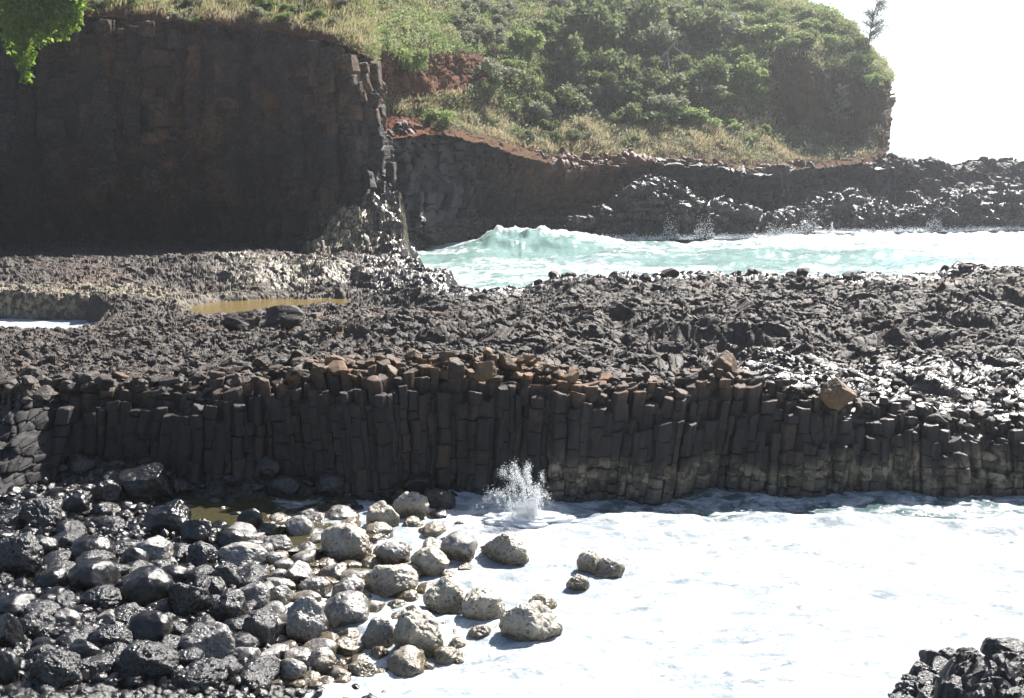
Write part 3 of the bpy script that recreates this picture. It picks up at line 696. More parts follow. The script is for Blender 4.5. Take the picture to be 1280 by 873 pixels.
# ---------------- sea
pyr = np.concatenate([np.linspace(2000, 903, 40), np.linspace(900, 600, 290), np.linspace(599, 420, 30), np.linspace(419, 262, 260), np.linspace(261, 186.2, 60)])
_, b_, c_ = ray(640, pyr)
ys = b_ * (-EYE / c_); ys = np.concatenate([ys, [25000.0]])
ks = (np.concatenate([np.linspace(-3600, -225, 60), np.linspace(-220, 1520, 950), np.linspace(1525, 4900, 60)]) - CX) / FPX
SX, SY = ks[None] * ys[:, None], ys[:, None] + 0 * ks[None]
spx = np.broadcast_to(ks * FPX + CX, SX.shape)
near = sstep(28, 26, SY)
chan = sstep(45, 48, SY) * sstep(135, 115, SY)
far = sstep(115, 140, SY)
SZ = near * (0.10 * fbm(SX / 0.9, SY / 0.7, oct=5, seed=121) + 0.13 * fbm(SX / 3.5, SY / 2.2, oct=3, seed=122))
wl = SY + 1.6 * vnoise(SX / 6, SY / 9, seed=123)
SZ = SZ + chan * (0.16 * np.sin(wl / 0.95) * (0.5 + 0.5 * vnoise(SX / 4, SY / 3, seed=124)) + 0.42 * fbm(SX / 4, SY / 2.5, oct=5, seed=125) + 0.10 * fbm(SX / .8, SY / .8, oct=3, seed=126))
cx0, cy0 = 0.6, 88.5
wave = np.exp(-((SX - cx0 - 0.35 * (SY - cy0)) / np.where(SX > cx0, 9.0, 4.0)) ** 2) * np.where(SY > cy0, np.exp(-((SY - cy0) / 2.6) ** 2), np.exp(-((SY - cy0) / 6.0) ** 2))
wave2 = np.exp(-((SX - 20) / 14) ** 2) * np.exp(-((SY - 80 - .1 * SX) / 2.2) ** 2)
SZ = SZ + 1.6 * wave * (1 + .40 * fbm(SX / 1.6, SY / 1.6, oct=3, seed=127)) + .5 * wave ** 2 * np.abs(fbm(SX / .55, SY / .5, oct=4, seed=137)) * sstep(cy0 - 2.2, cy0 - .6, SY) + 0.4 * wave2 + 0.55 * chan * sstep(91, 97, SY - .12 * np.maximum(SX - 10, 0) ) * np.abs(fbm(SX / 1.3, SY / 1.3, oct=3, seed=128))
SZ = SZ + far * 0.12 * fbm(SX / 9, SY / 9, oct=3, seed=129)
bore = np.exp(-((SY - (22.6 + .5 * vnoise(SX / 2.6, SX * 0, seed=130) + 0.25 * vnoise(SX / .7, SX * 0, seed=131))) / 0.35) ** 2) * sstep(1, 3, SX)
SZ = SZ + 0.14 * bore
# foam cover: near cove nearly all white, darker water in a strip along the ledge and round the shore stones
strip = sstep(22.2, 23.1, SY + .6 * fbm(SX / 1.5, SY / 1.5, oct=3, seed=132)) * near * sstep(0.8, 2.5, SX)
holes = sstep(0.32, 0.62, fbm(SX / 1.3, SY / 0.6, oct=4, seed=133))
fn = 1.0 - 0.46 * strip - 0.45 * holes * sstep(3.0, 8.0, SX)
shore = sstep(560, 400, spx) * near
fn = fn - 0.22 * shore
fc = 0.53 + 0.36 * fbm(SX / 6, SY / 2.0, oct=4, seed=134)
fc = fc - 0.42 * np.exp(-((SX - 0.5 - .3 * (SY - 82)) / 5.5) ** 2) * np.exp(-((SY - 82.5) / 5) ** 2)
fc = fc - 0.20 * np.exp(-((SY - 76 - .1 * SX) / 7) ** 2) * sstep(5, 12, SX)
fc = fc + 0.5 * sstep(62, 55, SY) + 0.75 * sstep(0.34, 0.62, wave + .16 * fbm(SX / 1.2, SY / 1.2, oct=3, seed=136)) * sstep(cy0 - 1.4, cy0 - .4, SY) + 0.45 * sstep(86, 96, SY - .22 * np.maximum(SX - 4, 0)) + 0.25 * sstep(25, 45, SX)
foam = near * fn + (1 - near) * (chan * fc + far * (0.18 + 0.2 * fbm(SX / 40, SY / 25, oct=3, seed=135)))
teal = np.clip(chan * 1.0 + near * 0.22 + far * 0.25, 0, 1)
struct(grid_obj("sea", np.stack([SX, SY, SZ], -1), M['sea'], True, dict(foam=foam, teal=teal)))

# far coast on the horizon
xs = np.linspace(1000, 9000, 220)
hh = 14 + 2.5 * fbm(xs / 900, xs * 0, oct=4, seed=141) + 1.5 * fbm(xs / 120, xs * 0, oct=3, seed=142)
hh = np.maximum(hh, 6) * sstep(1100, 2200, xs)
prof = [(0, -6, 0), (60, 0.55, 0), (260, 1.0, 1), (900, 0.8, 1), (1500, 0, 0)]
FP = np.array([[(x * .20, 1200 + dy * .4, (h * f if dy else -6)) for x, h in zip(xs, hh)] for dy, f, _ in prof])
struct(grid_obj("distant_coast", FP, M['farland'], False))

# ---------------- cobble beach, lower left
def beach_z(x, y):
    px = x / y * FPX + CX
    z = np.interp(px, [-300, 0, 150, 260, 330, 420, 560, 700, 900], [0.62, 0.55, 0.40, 0.24, 0.04, -0.09, -0.18, -0.6, -1.4])
    pud = np.exp(-((px - 215) / 95) ** 2 - ((y - 22.9) / 1.3) ** 2) + 0.7 * np.exp(-((px - 90) / 60) ** 2 - ((y - 21.6) / .7) ** 2)
    z = z + 0.34 * sstep(23.9, 24.7, y) * sstep(620, 480, px)
    return z + 0.035 * (22 - y) * sstep(420, 200, px) * 0.6 - 0.26 * np.clip(pud, 0, 1)
kb = (np.linspace(-260, 760, 800) - CX) / FPX
yb = 1 / np.linspace(1 / 12.2, 1 / 25.6, 460)
BX, BY = kb[None] * yb[:, None], yb[:, None] + 0 * kb[None]
g1, g2 = BX + .05 * vnoise(BX * 3, BY * 3, seed=150), BY
d1, d2, h1, _, _, _, _ = cells(g1 / .30, g2 / .30, 151)
e1, e2, q1, _, _, _, _ = cells(g1 / .14, g2 / .14, 152)
BZ = beach_z(BX, BY) + 0.12 * fbm(BX / 1.6, BY / 1.6, oct=3, seed=153) + 0.07 * (np.sqrt(np.clip(1 - (d1 * 1.5) ** 2, 0, 1)) - .6) * (0.5 + h1) + 0.045 * np.sqrt(np.clip(1 - (e1 * 1.5) ** 2, 0, 1)) * (.4 + q1)
bpx = BX / BY * FPX + CX
struct(grid_obj("cobble_beach", np.stack([BX, BY, BZ], -1), M['beach'], False, dict(rust=0 * BZ, pale=0.75 * sstep(330, 480, bpx), wet=0.8 + 0 * BZ, earth=0 * BZ)))
pk = (np.linspace(40, 430, 140) - CX) / FPX
py_ = np.linspace(20.6, 24.9, 50)
px_, pyy = pk[None] * py_[:, None], py_[:, None] + 0 * pk[None]
pz = 0.16 + 0.12 * sstep(230, 40, px_ / pyy * FPX + CX) + 0.006 * fbm(px_ / .3, pyy / .3, oct=2, seed=160)
fo = -2 + 2.35 * sstep(270, 335, px_ / pyy * FPX + CX)
struct(grid_obj("shore_puddle", np.stack([px_, pyy, pz], -1), M['pool'], True, dict(foam=fo, teal=0 * fo)))

# ================================================================== STONES
def ico(sub):
    bm = bmesh.new(); bmesh.ops.create_icosphere(bm, subdivisions=sub, radius=1.0)
    V = np.array([v.co[:] for v in bm.verts]); F = np.array([[v.index for v in f.verts] for f in bm.faces], np.int32)
    bm.free(); return V, F
ICO = {i: ico(i) for i in (1, 2, 3, 4, 5, 6)}
def stone_verts(sub, seed, ncut=9, cut=(0.62, 0.95), rnd=0.1, lump=0.18, fine=0.05, pit=0.0):
    """A boulder: a sphere cut by random planes, then lumped and pitted."""
    r = np.random.default_rng(seed)
    V, F = ICO[sub]; U = V.copy()
    rad = np.ones(len(U))
    for i in range(ncut):
        n = r.normal(size=3); n /= np.linalg.norm(n)
        d = r.uniform(*cut)
        c = U @ n
        lim = np.where(c > 0.05, d / np.maximum(c, 0.05), 9.0)
        k = rnd                                           # soft minimum rounds the edges
        hh = np.clip(0.5 + 0.5 * (lim - rad) / k, 0, 1)
        rad = lim * (1 - hh) + rad * hh - k * hh * (1 - hh)
    o = r.uniform(-50, 50, 3)
    q = U * rad[:, None]
    rad = rad * (1 + lump * fbm(q[:, 0] * 1.3 + o[0], q[:, 1] * 1.3 + o[1], q[:, 2] * 1.3 + o[2], 3, seed % 999))
    rad += fine * fbm(q[:, 0] * 5 + o[0], q[:, 1] * 5 + o[1], q[:, 2] * 5 + o[2], 3, seed % 999 + 5)
    if pit:
        nz = vnoise(q[:, 0] * 9 + o[1], q[:, 1] * 9 + o[2], q[:, 2] * 9 + o[0], seed % 999 + 9)
        rad -= pit * sstep(0.30, 0.65, nz)
    P = U * rad[:, None]
    P /= np.abs(P).max(0)
    return P, F

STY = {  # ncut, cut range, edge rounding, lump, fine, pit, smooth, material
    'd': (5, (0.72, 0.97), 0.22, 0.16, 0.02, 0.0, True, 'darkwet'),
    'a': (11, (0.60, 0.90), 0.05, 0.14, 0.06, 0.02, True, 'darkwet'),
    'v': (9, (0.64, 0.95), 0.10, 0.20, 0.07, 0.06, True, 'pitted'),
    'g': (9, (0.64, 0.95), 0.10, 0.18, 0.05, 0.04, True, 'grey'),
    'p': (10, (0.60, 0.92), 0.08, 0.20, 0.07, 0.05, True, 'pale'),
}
BOULDERS = [  # px, py (centre), width, height in the photograph, style, label
 (187,611,72,56,'a',"big angular black boulder with a flat sunlit top below the shaded ledge wall"),
 (232,580,23,26,'a',"small upright black stone with sparkling top against the foot of the ledge"),
 (133,620,38,36,'a',"black stone leaning on the left side of the big angular boulder"),
 (97,634,36,30,'d',"smooth oval black boulder left of the big angular boulder"),
 (48,650,62,46,'v',"broad dark boulder with a domed top at the left, above the oval ones"),
 (24,704,70,66,'v',"large rough black boulder with a cracked wet top at the left edge"),
 (55,687,38,34,'d',"smooth dark boulder tucked behind the large cracked one at the left edge"),
 (114,692,62,36,'d',"long wet boulder with glinting ridge beside the greenish puddle"),
 (66,729,44,30,'d',"small glossy boulder in front of the large cracked boulder"),
 (117,727,70,44,'d',"low wide smooth black boulder like a loaf, left part of the beach"),
 (167,705,42,36,'d',"round black boulder with a bright spot between two wide boulders"),
 (193,692,58,38,'g',"grey wedge shaped boulder with a sloping lit face near the puddle"),
 (212,655,64,46,'a',"black boulder rising to a peak at the edge of the greenish puddle"),
 (247,672,42,44,'a',"steep sided dark stone right beside the peaked boulder"),
 (250,699,46,36,'v',"dark boulder with lit crown under the peaked boulder"),
 (184,741,70,52,'d',"large smooth black boulder with sloping back in the middle of the dark stones"),
 (235,756,60,56,'v',"deeply pitted boulder full of holes beside the large smooth black one"),
 (22,760,54,30,'d',"flat wet dark boulder at the left edge under the cracked one"),
 (46,785,52,34,'v',"rough dark boulder near the left edge above the lowest row"),
 (84,776,36,24,'g',"small stone with pale flat top among black boulders on the left"),
 (136,775,32,20,'g',"small pale topped slab between the smooth boulders"),
 (126,752,58,34,'v',"low ragged dark rock wedged under the loaf shaped boulder"),
 (187,792,60,46,'d',"tilted smooth boulder with a bright sloping side in the lower left"),
 (10,800,42,58,'a',"tall grey-black angular stone cut by the left edge of the view"),
 (54,810,34,22,'d',"small rounded wet stone low on the left"),
 (80,797,22,18,'d',"little round cobble between lower left boulders"),
 (108,820,46,34,'d',"rounded black boulder low on the left beside a rough one"),
 (141,802,56,34,'v',"low jagged dark rock beside the tilted smooth boulder"),
 (74,842,74,50,'v',"wide speckled dark boulder at the bottom left of the view"),
 (181,834,90,52,'v',"very wide bubbly lava boulder at the bottom of the beach"),
 (258,807,74,54,'g',"grey pitted boulder with a broad bright flat top, lower beach"),
 (253,847,74,36,'v',"flat dark boulder in front of the grey flat topped one"),
 (8,842,40,48,'d',"smooth dark boulder in the bottom left corner"),
 (313,656,36,34,'d',"round dark boulder at the outer end of the greenish puddle"),
 (340,668,42,26,'a',"low black slab beside the round boulder near the foam"),
 (290,681,42,32,'d',"dark rounded boulder under the round one by the puddle"),
 (305,697,68,38,'g',"long grey boulder with white speckles lying between dark and pale stones"),
 (376,665,44,34,'g',"pale grey rounded boulder at the first edge of the foam"),
 (346,684,42,28,'g',"light grey tilted slab below the low black slab"),
 (385,690,28,22,'g',"small grey stone against the tall pointed boulder"),
 (282,722,40,32,'v',"squat dark boulder with salt white freckles, centre of the beach"),
 (319,750,38,36,'g',"upright grey stone in the middle of the beach"),
 (287,763,48,48,'v',"dark rough boulder next to the pitted one, lit on its right"),
 (350,748,36,32,'g',"roundish light grey stone with a white cap, middle of the beach"),
 (372,722,46,34,'g',"brownish grey block between white topped stones"),
 (396,738,48,28,'g',"low whitened slab right of the brownish grey block"),
 (381,786,60,68,'g',"tall knobbly grey boulder with bright head and shoulders, lower centre"),
 (327,793,48,54,'v',"dark grey boulder with wet pits left of the tall knobbly one"),
 (365,840,42,32,'g',"rounded white topped stone at the bottom centre of the beach"),
 (400,830,44,38,'p',"tan angular stone near the bottom centre in foamy water"),
 (215,722,46,26,'d',"flat wet stone filling the gap behind the pitted boulder"),
 (272,741,30,34,'v',"narrow dark stone behind the pitted boulder"),
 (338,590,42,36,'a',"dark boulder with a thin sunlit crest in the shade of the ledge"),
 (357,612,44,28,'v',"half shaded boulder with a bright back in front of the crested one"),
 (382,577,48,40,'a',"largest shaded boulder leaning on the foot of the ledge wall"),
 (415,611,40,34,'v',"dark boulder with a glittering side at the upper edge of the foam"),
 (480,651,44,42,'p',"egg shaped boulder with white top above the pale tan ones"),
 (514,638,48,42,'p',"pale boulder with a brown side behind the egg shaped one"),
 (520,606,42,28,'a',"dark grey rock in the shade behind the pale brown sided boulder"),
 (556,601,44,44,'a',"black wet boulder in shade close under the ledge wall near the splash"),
 (547,628,46,36,'v',"brown wet jagged rock between the splash and the pale boulders"),
 (431,685,70,54,'p',"biggest pale pointed boulder with speckled sides in the middle of the stones"),
 (490,698,46,36,'g',"grey pyramid shaped stone right of the biggest pointed boulder"),
 (538,708,52,42,'p',"blocky tan boulder with a flat white top"),
 (577,688,54,42,'g',"dark brown freckled boulder beside the foam, left of a tan one"),
 (634,690,70,44,'p',"long tan speckled boulder at the edge of the open foam, pointed left"),
 (491,731,74,50,'p',"wide tan boulder with a sloping white top and brown lower face"),
 (511,751,36,20,'p',"small oval tan stone tucked under the wide sloping boulder"),
 (555,752,58,54,'p',"tan boulder with hollow face and dark foot, centre right"),
 (605,764,60,48,'p',"cream angular boulder with dark spots standing in foam"),
 (663,785,84,60,'p',"outermost big cream boulder with black freckles, surrounded by foam"),
 (678,756,40,20,'p',"low tan rock just showing behind the outermost big cream boulder"),
 (522,798,68,70,'p',"big round speckled boulder with white crown at the lower foam edge"),
 (472,798,46,46,'g',"plain grey rounded boulder left of the big round speckled one"),
 (439,771,72,50,'g',"blue grey two humped boulder in the lower centre"),
 (435,741,44,38,'g',"freckled grey stone above the two humped boulder"),
 (418,718,42,26,'g',"flat white topped stone below the biggest pointed boulder"),
 (395,655,38,24,'g',"low wet stone glaring white at the foam's upper edge"),
 (428,649,48,26,'g',"flat pale stone awash behind the biggest pointed boulder"),
 (435,811,46,22,'g',"flat grey slab awash left of the plain grey boulder"),
 (721,731,34,24,'p',"small low brown rock standing alone out in the foam"),
 (738,708,36,34,'p',"left lobe of the pair of tan rocks out in the foam"),
 (762,714,42,30,'p',"right, flatter one of the pair of tan rocks out in the foam"),
 (600,793,34,22,'p',"small broken tan stone between two cream boulders"),
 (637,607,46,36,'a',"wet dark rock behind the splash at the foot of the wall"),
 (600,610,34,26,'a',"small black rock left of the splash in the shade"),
 (455,838,44,24,'p',"tan slab awash at the bottom edge of the stones"),
]
placed = []
def ground_hit(px, py, zf):
    z = 0.2
    for _ in range(6):
        x, y, _z = at_z(px, py, z); z = 0.5 * z + 0.5 * float(zf(np.array(x), np.array(y)))
    return float(x), float(y), z
def beach_or_sea(x, y): return np.maximum(beach_z(x, y), -0.05)
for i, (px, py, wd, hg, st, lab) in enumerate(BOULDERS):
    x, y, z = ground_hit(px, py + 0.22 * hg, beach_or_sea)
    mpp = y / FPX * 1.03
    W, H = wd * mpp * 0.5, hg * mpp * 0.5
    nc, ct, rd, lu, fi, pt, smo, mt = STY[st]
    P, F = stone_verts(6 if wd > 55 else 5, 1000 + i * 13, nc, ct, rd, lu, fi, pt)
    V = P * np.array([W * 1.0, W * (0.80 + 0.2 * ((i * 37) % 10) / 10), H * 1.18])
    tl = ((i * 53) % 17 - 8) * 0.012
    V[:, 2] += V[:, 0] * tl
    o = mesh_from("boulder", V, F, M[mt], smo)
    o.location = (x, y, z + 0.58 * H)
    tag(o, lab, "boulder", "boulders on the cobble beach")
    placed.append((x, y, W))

# pieces between the big ones: countable cobbles, then the finest as one mass
protos = {}
for st in 'dgpva':
    nc, ct, rd, lu, fi, pt, smo, mt = STY[st]
    protos[st] = [mesh_from("cobble", *stone_verts(4, 3000 + j * 7 + ord(st), nc, ct, rd, lu, fi, pt), M[mt], True, link=False) for j in range(6)]
ZONES = [((380, 560), (655, 835), 'p', 26, (0.19, 0.36), "mid sized pale speckled stone packed among the large pale boulders"),
         ((330, 470), (650, 850), 'g', 22, (0.19, 0.34), "mid sized grey stone filling the gaps where foam meets the dark boulders"),
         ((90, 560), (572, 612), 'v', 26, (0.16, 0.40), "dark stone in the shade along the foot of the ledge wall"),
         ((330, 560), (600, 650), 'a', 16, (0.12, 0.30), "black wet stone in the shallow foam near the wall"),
         ((-40, 160), (640, 860), 'v', 26, (0.22, 0.36), "mid sized rough dark stone between the large boulders on the left"),
         ((120, 330), (690, 860), 'v', 30, (0.20, 0.34), "mid sized pitted stone among the boulders left of the centre"),
         ((300, 460), (660, 850), 'g', 26, (0.18, 0.30), "mid sized whitened grey stone among the central boulders"),
         ((-30, 150), (560, 660), 'd', 46, (0.12, 0.24), "small black cobble in the heap below the left end of the ledge wall"),
         ((0, 300), (660, 860), 'd', 70, (0.09, 0.20), "small wet black cobble wedged between the dark boulders on the left"),
         ((150, 300), (610, 650), 'd', 22, (0.10, 0.2), "flat wet cobble at the rim of the greenish puddle"),
         ((300, 450), (650, 860), 'g', 52, (0.09, 0.20), "small whitened grey cobble between the grey boulders in the middle"),
         ((450, 640), (650, 840), 'p', 26, (0.09, 0.17), "small tan cobble between the pale boulders near the foam")]
for (xa, xb), (ya, yb_), st, n, (sa, sb), lab in ZONES:
    c = 0; tries = 0
    while c < n and tries < 4000:
        tries += 1
        px, py = rng.uniform(xa, xb), rng.uniform(ya, yb_)
        r = rng.uniform(sa, sb)
        x, y, z = ground_hit(px, py, beach_or_sea)
        if any((x - a) ** 2 + (y - b) ** 2 < (0.72 * q + 0.6 * r) ** 2 for a, b, q in placed): continue
        o = bpy.data.objects.new("cobble", protos[st][int(rng.integers(6))]); COL.objects.link(o)
        o.location = (x, y, z + 0.25 * r); o.scale = (r * rng.uniform(.9, 1.3), r * rng.uniform(.8, 1.1), r * rng.uniform(.55, .85)); o.rotation_euler = (rng.normal(0, .15), rng.normal(0, .15), rng.uniform(0, 6.28))
        tag(o, lab, "cobble", lab.replace("small ", "").replace("cobble", "cobbles", 1))
        placed.append((x, y, r)); c += 1
def scatter_mesh(name, pts, sizes, sub, seed, mat, flat=(0.5, .9), ncut=8, cut=(.55, .9), nproto=12, zoff=0.15, smooth=False, rnd=.04):
    r = np.random.default_rng(seed); Vs, Fs, off = [], [], 0
    pr = [stone_verts(sub, seed + 31 * j, ncut, cut, rnd, .15, .04)[0] for j in range(nproto)]; F0 = ICO[sub][1]
    for (x, y, z), s in zip(pts, sizes):
        P = pr[int(r.integers(nproto))] * np.array([s * r.uniform(.85, 1.35), s * r.uniform(.7, 1.1), s * r.uniform(*flat)])
        a = r.uniform(0, 6.28); ca, sa = math.cos(a), math.sin(a)
        tx, ty = r.normal(0, .25), r.normal(0, .25)
        Q = np.stack([P[:, 0] * ca - P[:, 1] * sa, P[:, 0] * sa + P[:, 1] * ca, P[:, 2]], -1)
        Q[:, 2] += Q[:, 0] * tx + Q[:, 1] * ty
        Vs.append(Q + np.array([x, y, z + zoff * s])); Fs.append(F0 + off); off += len(P)
    return mesh_from(name, np.concatenate(Vs), np.concatenate(Fs), mat, smooth)
pts, szs = [], []
for _ in range(4200):
    px, py = rng.uniform(-180, 640), rng.uniform(560, 890)
    x, y, z = at_z(px, py, 0.25); z = float(beach_z(np.array(x), np.array(y)))
    if px > 330 and rng.random() < .85: continue
    pts.append((x, y, z + 0.06)); szs.append(rng.uniform(.03, .11))
stuff(scatter_mesh("beach_pebbles", pts, szs, 2, 500, M['darkwet'], smooth=False, rnd=.08), "small dark wet pebbles filling the gaps between boulders on the beach", "pebbles")

# ---------------- loose broken blocks on the ledge
VN = PLAT
def pick(n, f):
    out = []
    while len(out) < n:
        i, j = int(rng.integers(NW - 14, VN.shape[0])), int(rng.integers(0, VN.shape[1]))
        p = (pxk[j], arc[i, j], VN[i, j])
        if f(*p): out.append(np.append(VN[i, j] + np.array([0, 0, .42 if -.1 < arc[i, j] < .95 and pxk[j] > 70 else 0]), arc[i, j]))
    return out
bl = {}
for key, mt in (('stone', 'stone'), ('rust', 'ruststone')):
    bl[key] = [mesh_from("ledge_block", *stone_verts(4, 7000 + 17 * j + len(key), 12, (.5, .85), .03, .12, .04), M[mt], False, link=False) for j in range(9)]
EDGE = [  # zone test, kind, how many, size range, label
 (lambda p, a, q: -20 < p < 130 and -1.2 < a < 1.5, 'stone', 46, (.13, .27), "grey angular block in the tumbled slope at the left end of the ledge"),
 (lambda p, a, q: 130 < p < 380 and -.1 < a < 1.6, 'stone', 44, (.12, .24), "grey broken block along the left part of the ledge rim"),
 (lambda p, a, q: 380 < p < 720 and -.15 < a < 1.0, 'rust', 52, (.12, .24), "rust stained block along the middle of the ledge rim"),
 (lambda p, a, q: 720 < p < 960 and -.1 < a < 1.6, 'stone', 38, (.11, .22), "dark block on the ledge rim right of the rusty stretch"),
 (lambda p, a, q: 960 < p < 1290 and -.1 < a < 3.0, 'stone', 46, (.10, .22), "dark slab block on the falling right end of the ledge rim"),
 (lambda p, a, q: 560 < p < 1280 and 21 < a < 26.5 and q[2] > 1.0, 'stone', 46, (.20, .36), "wet black stone along the far edge of the ledge beside the channel"),
]
for f, kd, n, (sa, sb), lab in EDGE:
    for q in pick(n, f):
        r = rng.uniform(sa, sb)
        o = bpy.data.objects.new("ledge_block", bl[kd][int(rng.integers(9))]); COL.objects.link(o)
        o.location = (q[0], q[1], q[2] + .22 * r); o.scale = (r * rng.uniform(.9, 1.4), r * rng.uniform(.7, 1.1), r * rng.uniform(.5, .85)); o.rotation_euler = (rng.normal(0, .25), rng.normal(0, .25), rng.uniform(0, 6.28))
        tag(o, lab, "block", lab.replace("block", "blocks", 1).replace("stone", "stones", 1))
BIG = [(905,462,40,34,'rust',"large brown block standing up on the rim of the ledge"), (1050,492,52,34,'rust',"wide brown slab leaning on the rim, right of the ledge's middle"),
       (770,392,40,26,'stone',"dark hump backed block on top of the ledge"), (1120,425,44,28,'stone',"big dark block beside a hollow on the right of the ledge top"),
       (300,404,46,26,'stone',"dark pointed block standing at the near side of the tide pool"), (355,398,54,30,'stone',"dark round shouldered block in front of the tide pool"),
       (885,447,30,22,'stone',"squat block just behind the standing brown block"), (610,468,34,24,'rust',"orange brown block at the lip of the rim above the columns")]
for i, (px, py, wd, hg, kd, lab) in enumerate(BIG):
    x, y, z = ground_hit(px, py + hg * .45, lambda a, b: plat_z(a, b))
    mpp = y / FPX
    o = mesh_from("ledge_block", stone_verts(5, 8000 + i * 5, 12, (.5, .88), .03, .14, .05)[0] * np.array([wd * mpp * .52, wd * mpp * .4, hg * mpp * .62]), ICO[5][1], M['ruststone' if kd == 'rust' else 'stone'], False)
    o.location = (x, y, z + .4 * hg * mpp)
    tag(o, lab.replace(" group member", ""), "block")
pts = pick(5000, lambda p, a, q: a > 0 and a < 27 and q[2] > .9 and rng.random() < (1.0 if p < 420 else .55) * (1.2 - a / 30))
stuff(scatter_mesh("ledge_rubble", [q[:3] for q in pts], rng.uniform(.035, .105, len(pts)) * rng.uniform(.8, 1.2, len(pts)), 2, 600, M['stone']), "loose broken grey stone littering the top of the ledge", "rubble")

# ---------------- dark rock pile in the bottom right corner
ox, oy = np.meshgrid(np.linspace(5.0, 11.5, 150), np.linspace(12.2, 16.6, 110))
opx = ox / oy * FPX + CX
oz = -0.5 + 1.0 * sstep(1095, 1240, opx) * sstep(16.2, 14.7, oy + 0.4 * fbm(ox, oy, oct=2, seed=170)) + .25 * sstep(1180, 1280, opx)
oz = oz + 0.25 * facets(ox, oy, .5, .42, 171, .8, .5, .14) + .1 * facets(ox, oy, .2, .2, 172, .8, .4, .15)
struct(grid_obj("rock_outcrop", np.stack([ox, oy, oz], -1), M['headrock'], False, dict(rust=0 * oz, pale=0 * oz, wet=.7 + 0 * oz, earth=0 * oz)))
PILE = [(1163,822,26,20),(1185,818,24,18),(1210,822,30,22),(1240,812,24,26),(1262,812,34,26),(1152,838,30,24),(1178,838,36,26),(1206,842,34,24),(1233,838,36,28),(1266,836,38,28),
        (1140,848,26,14),(1160,852,30,20),(1190,858,40,26),(1222,862,38,26),(1254,862,42,28),(1278,858,34,30),(1138,864,30,20),(1165,870,36,22),(1205,876,40,24),(1245,880,40,24),(1292,828,34,30),(1310,850,40,34)]
for i, (px, py, wd, hg) in enumerate(PILE):
    zf = float(np.interp(px, [1120, 1160, 1240, 1300], [0.0, .2, .42, .55]))
    x, y, z = at_z(px, py, zf); mpp = y / FPX
    o = mesh_from("pile_stone", stone_verts(5, 9000 + 7 * i, 12, (.52, .88), .03, .15, .06)[0] * np.array([wd * .62, wd * .55, hg * .62]) * mpp, ICO[5][1], M['pitted'], False)
    o.location = (float(x), float(y), float(z)); o.rotation_euler = (0, 0, 0)
    tag(o, "angular wet dark stone in the pile at the bottom right corner", "stone", "dark stones piled in the bottom right corner")

# ================================================================== PLANTS
def leaf_cloud(n, seed, size, blobs, flat=0.75, down=0.0, aspect=0.55):
    """Leaf-sized bent faces through several uneven clumps; returns V, F(quads), var."""
    r = np.random.default_rng(seed)
    c = np.array([b[:3] for b in blobs]); rad = np.array([b[3] for b in blobs])
    w_ = rad ** 2.2; w_ /= w_.sum()
    ib = r.choice(len(blobs), n, p=w_)
    d = r.normal(size=(n, 3)); d /= np.linalg.norm(d, axis=1, keepdims=True)
    rr_ = rad[ib] * (0.35 + 0.65 * r.random(n) ** 0.45) * (1 + 0.25 * r.normal(size=n) * .6)
    p = c[ib] + d * rr_[:, None] * np.array([1, 1, flat])
    a = d * 0.8 + r.normal(size=(n, 3)) * 0.7; a[:, 2] += 0.25 - down
    a /= np.linalg.norm(a, axis=1, keepdims=True)
    b = np.cross(a, r.normal(size=(n, 3))); b /= np.linalg.norm(b, axis=1, keepdims=True) + 1e-9
    L = size * r.uniform(.6, 1.35, n)[:, None]; Wd = L * aspect
    V = np.stack([p, p + a * L * .5 + b * Wd * .5, p + a * L + np.array([0, 0, -.12]) * L, p + a * L * .5 - b * Wd * .5], 1).reshape(-1, 3)
    F = np.arange(n * 4, dtype=np.int32).reshape(-1, 4)
    bv = r.random(len(blobs))
    var = np.repeat(np.clip(.55 * bv[ib] + .45 * r.random(n), 0, 1), 4)
    return V, F, var
def rand_blobs(seed, n, spread, r0, h):
    r = np.random.default_rng(seed)
    return [(r.normal(0, spread), r.normal(0, spread * .8), h * (.25 + .75 * r.random()), r0 * r.uniform(.55, 1.2)) for _ in range(n)]
def tube(P, rad, n=7):
    P = np.asarray(P, float); Vs = []
    for i, (p, r) in enumerate(zip(P, rad)):
        t = P[min(i + 1, len(P) - 1)] - P[max(i - 1, 0)]; t /= np.linalg.norm(t) + 1e-9
        u = np.cross(t, [0.31, 0.9, 0.2]); u /= np.linalg.norm(u); v = np.cross(t, u)
        Vs.append([p + r * (math.cos(a) * u + math.sin(a) * v) for a in np.linspace(0, 2 * math.pi, n, endpoint=False)])
    V = np.array(Vs).reshape(-1, 3); F = []
    for i in range(len(P) - 1):
        for j in range(n): F.append([i * n + j, i * n + (j + 1) % n, (i + 1) * n + (j + 1) % n, (i + 1) * n + j])
    return V, np.array(F, np.int32)
def join(parts):
    Vs, Fs, o = [], [], 0
    for V, F in parts: Vs.append(V); Fs.append(F + o); o += len(V)
    return np.concatenate(Vs), np.concatenate(Fs)
def stems(seed, n, h, sp, r0):
    r = np.random.default_rng(seed); out = []
    for _ in range(n):
        a = r.uniform(0, 6.28); e = np.array([math.cos(a) * sp * r.uniform(.2, 1), math.sin(a) * sp * r.uniform(.2, 1), h * r.uniform(.6, 1)])
        P = [e * t * np.array([t ** .5, t ** .5, 1]) + np.array([0, 0, -.15 * h * (t == 0)]) for t in np.linspace(0, 1, 6)]
        out.append(tube(P, np.linspace(r0, r0 * .3, 6), 5))
    return join(out)
SH = {}
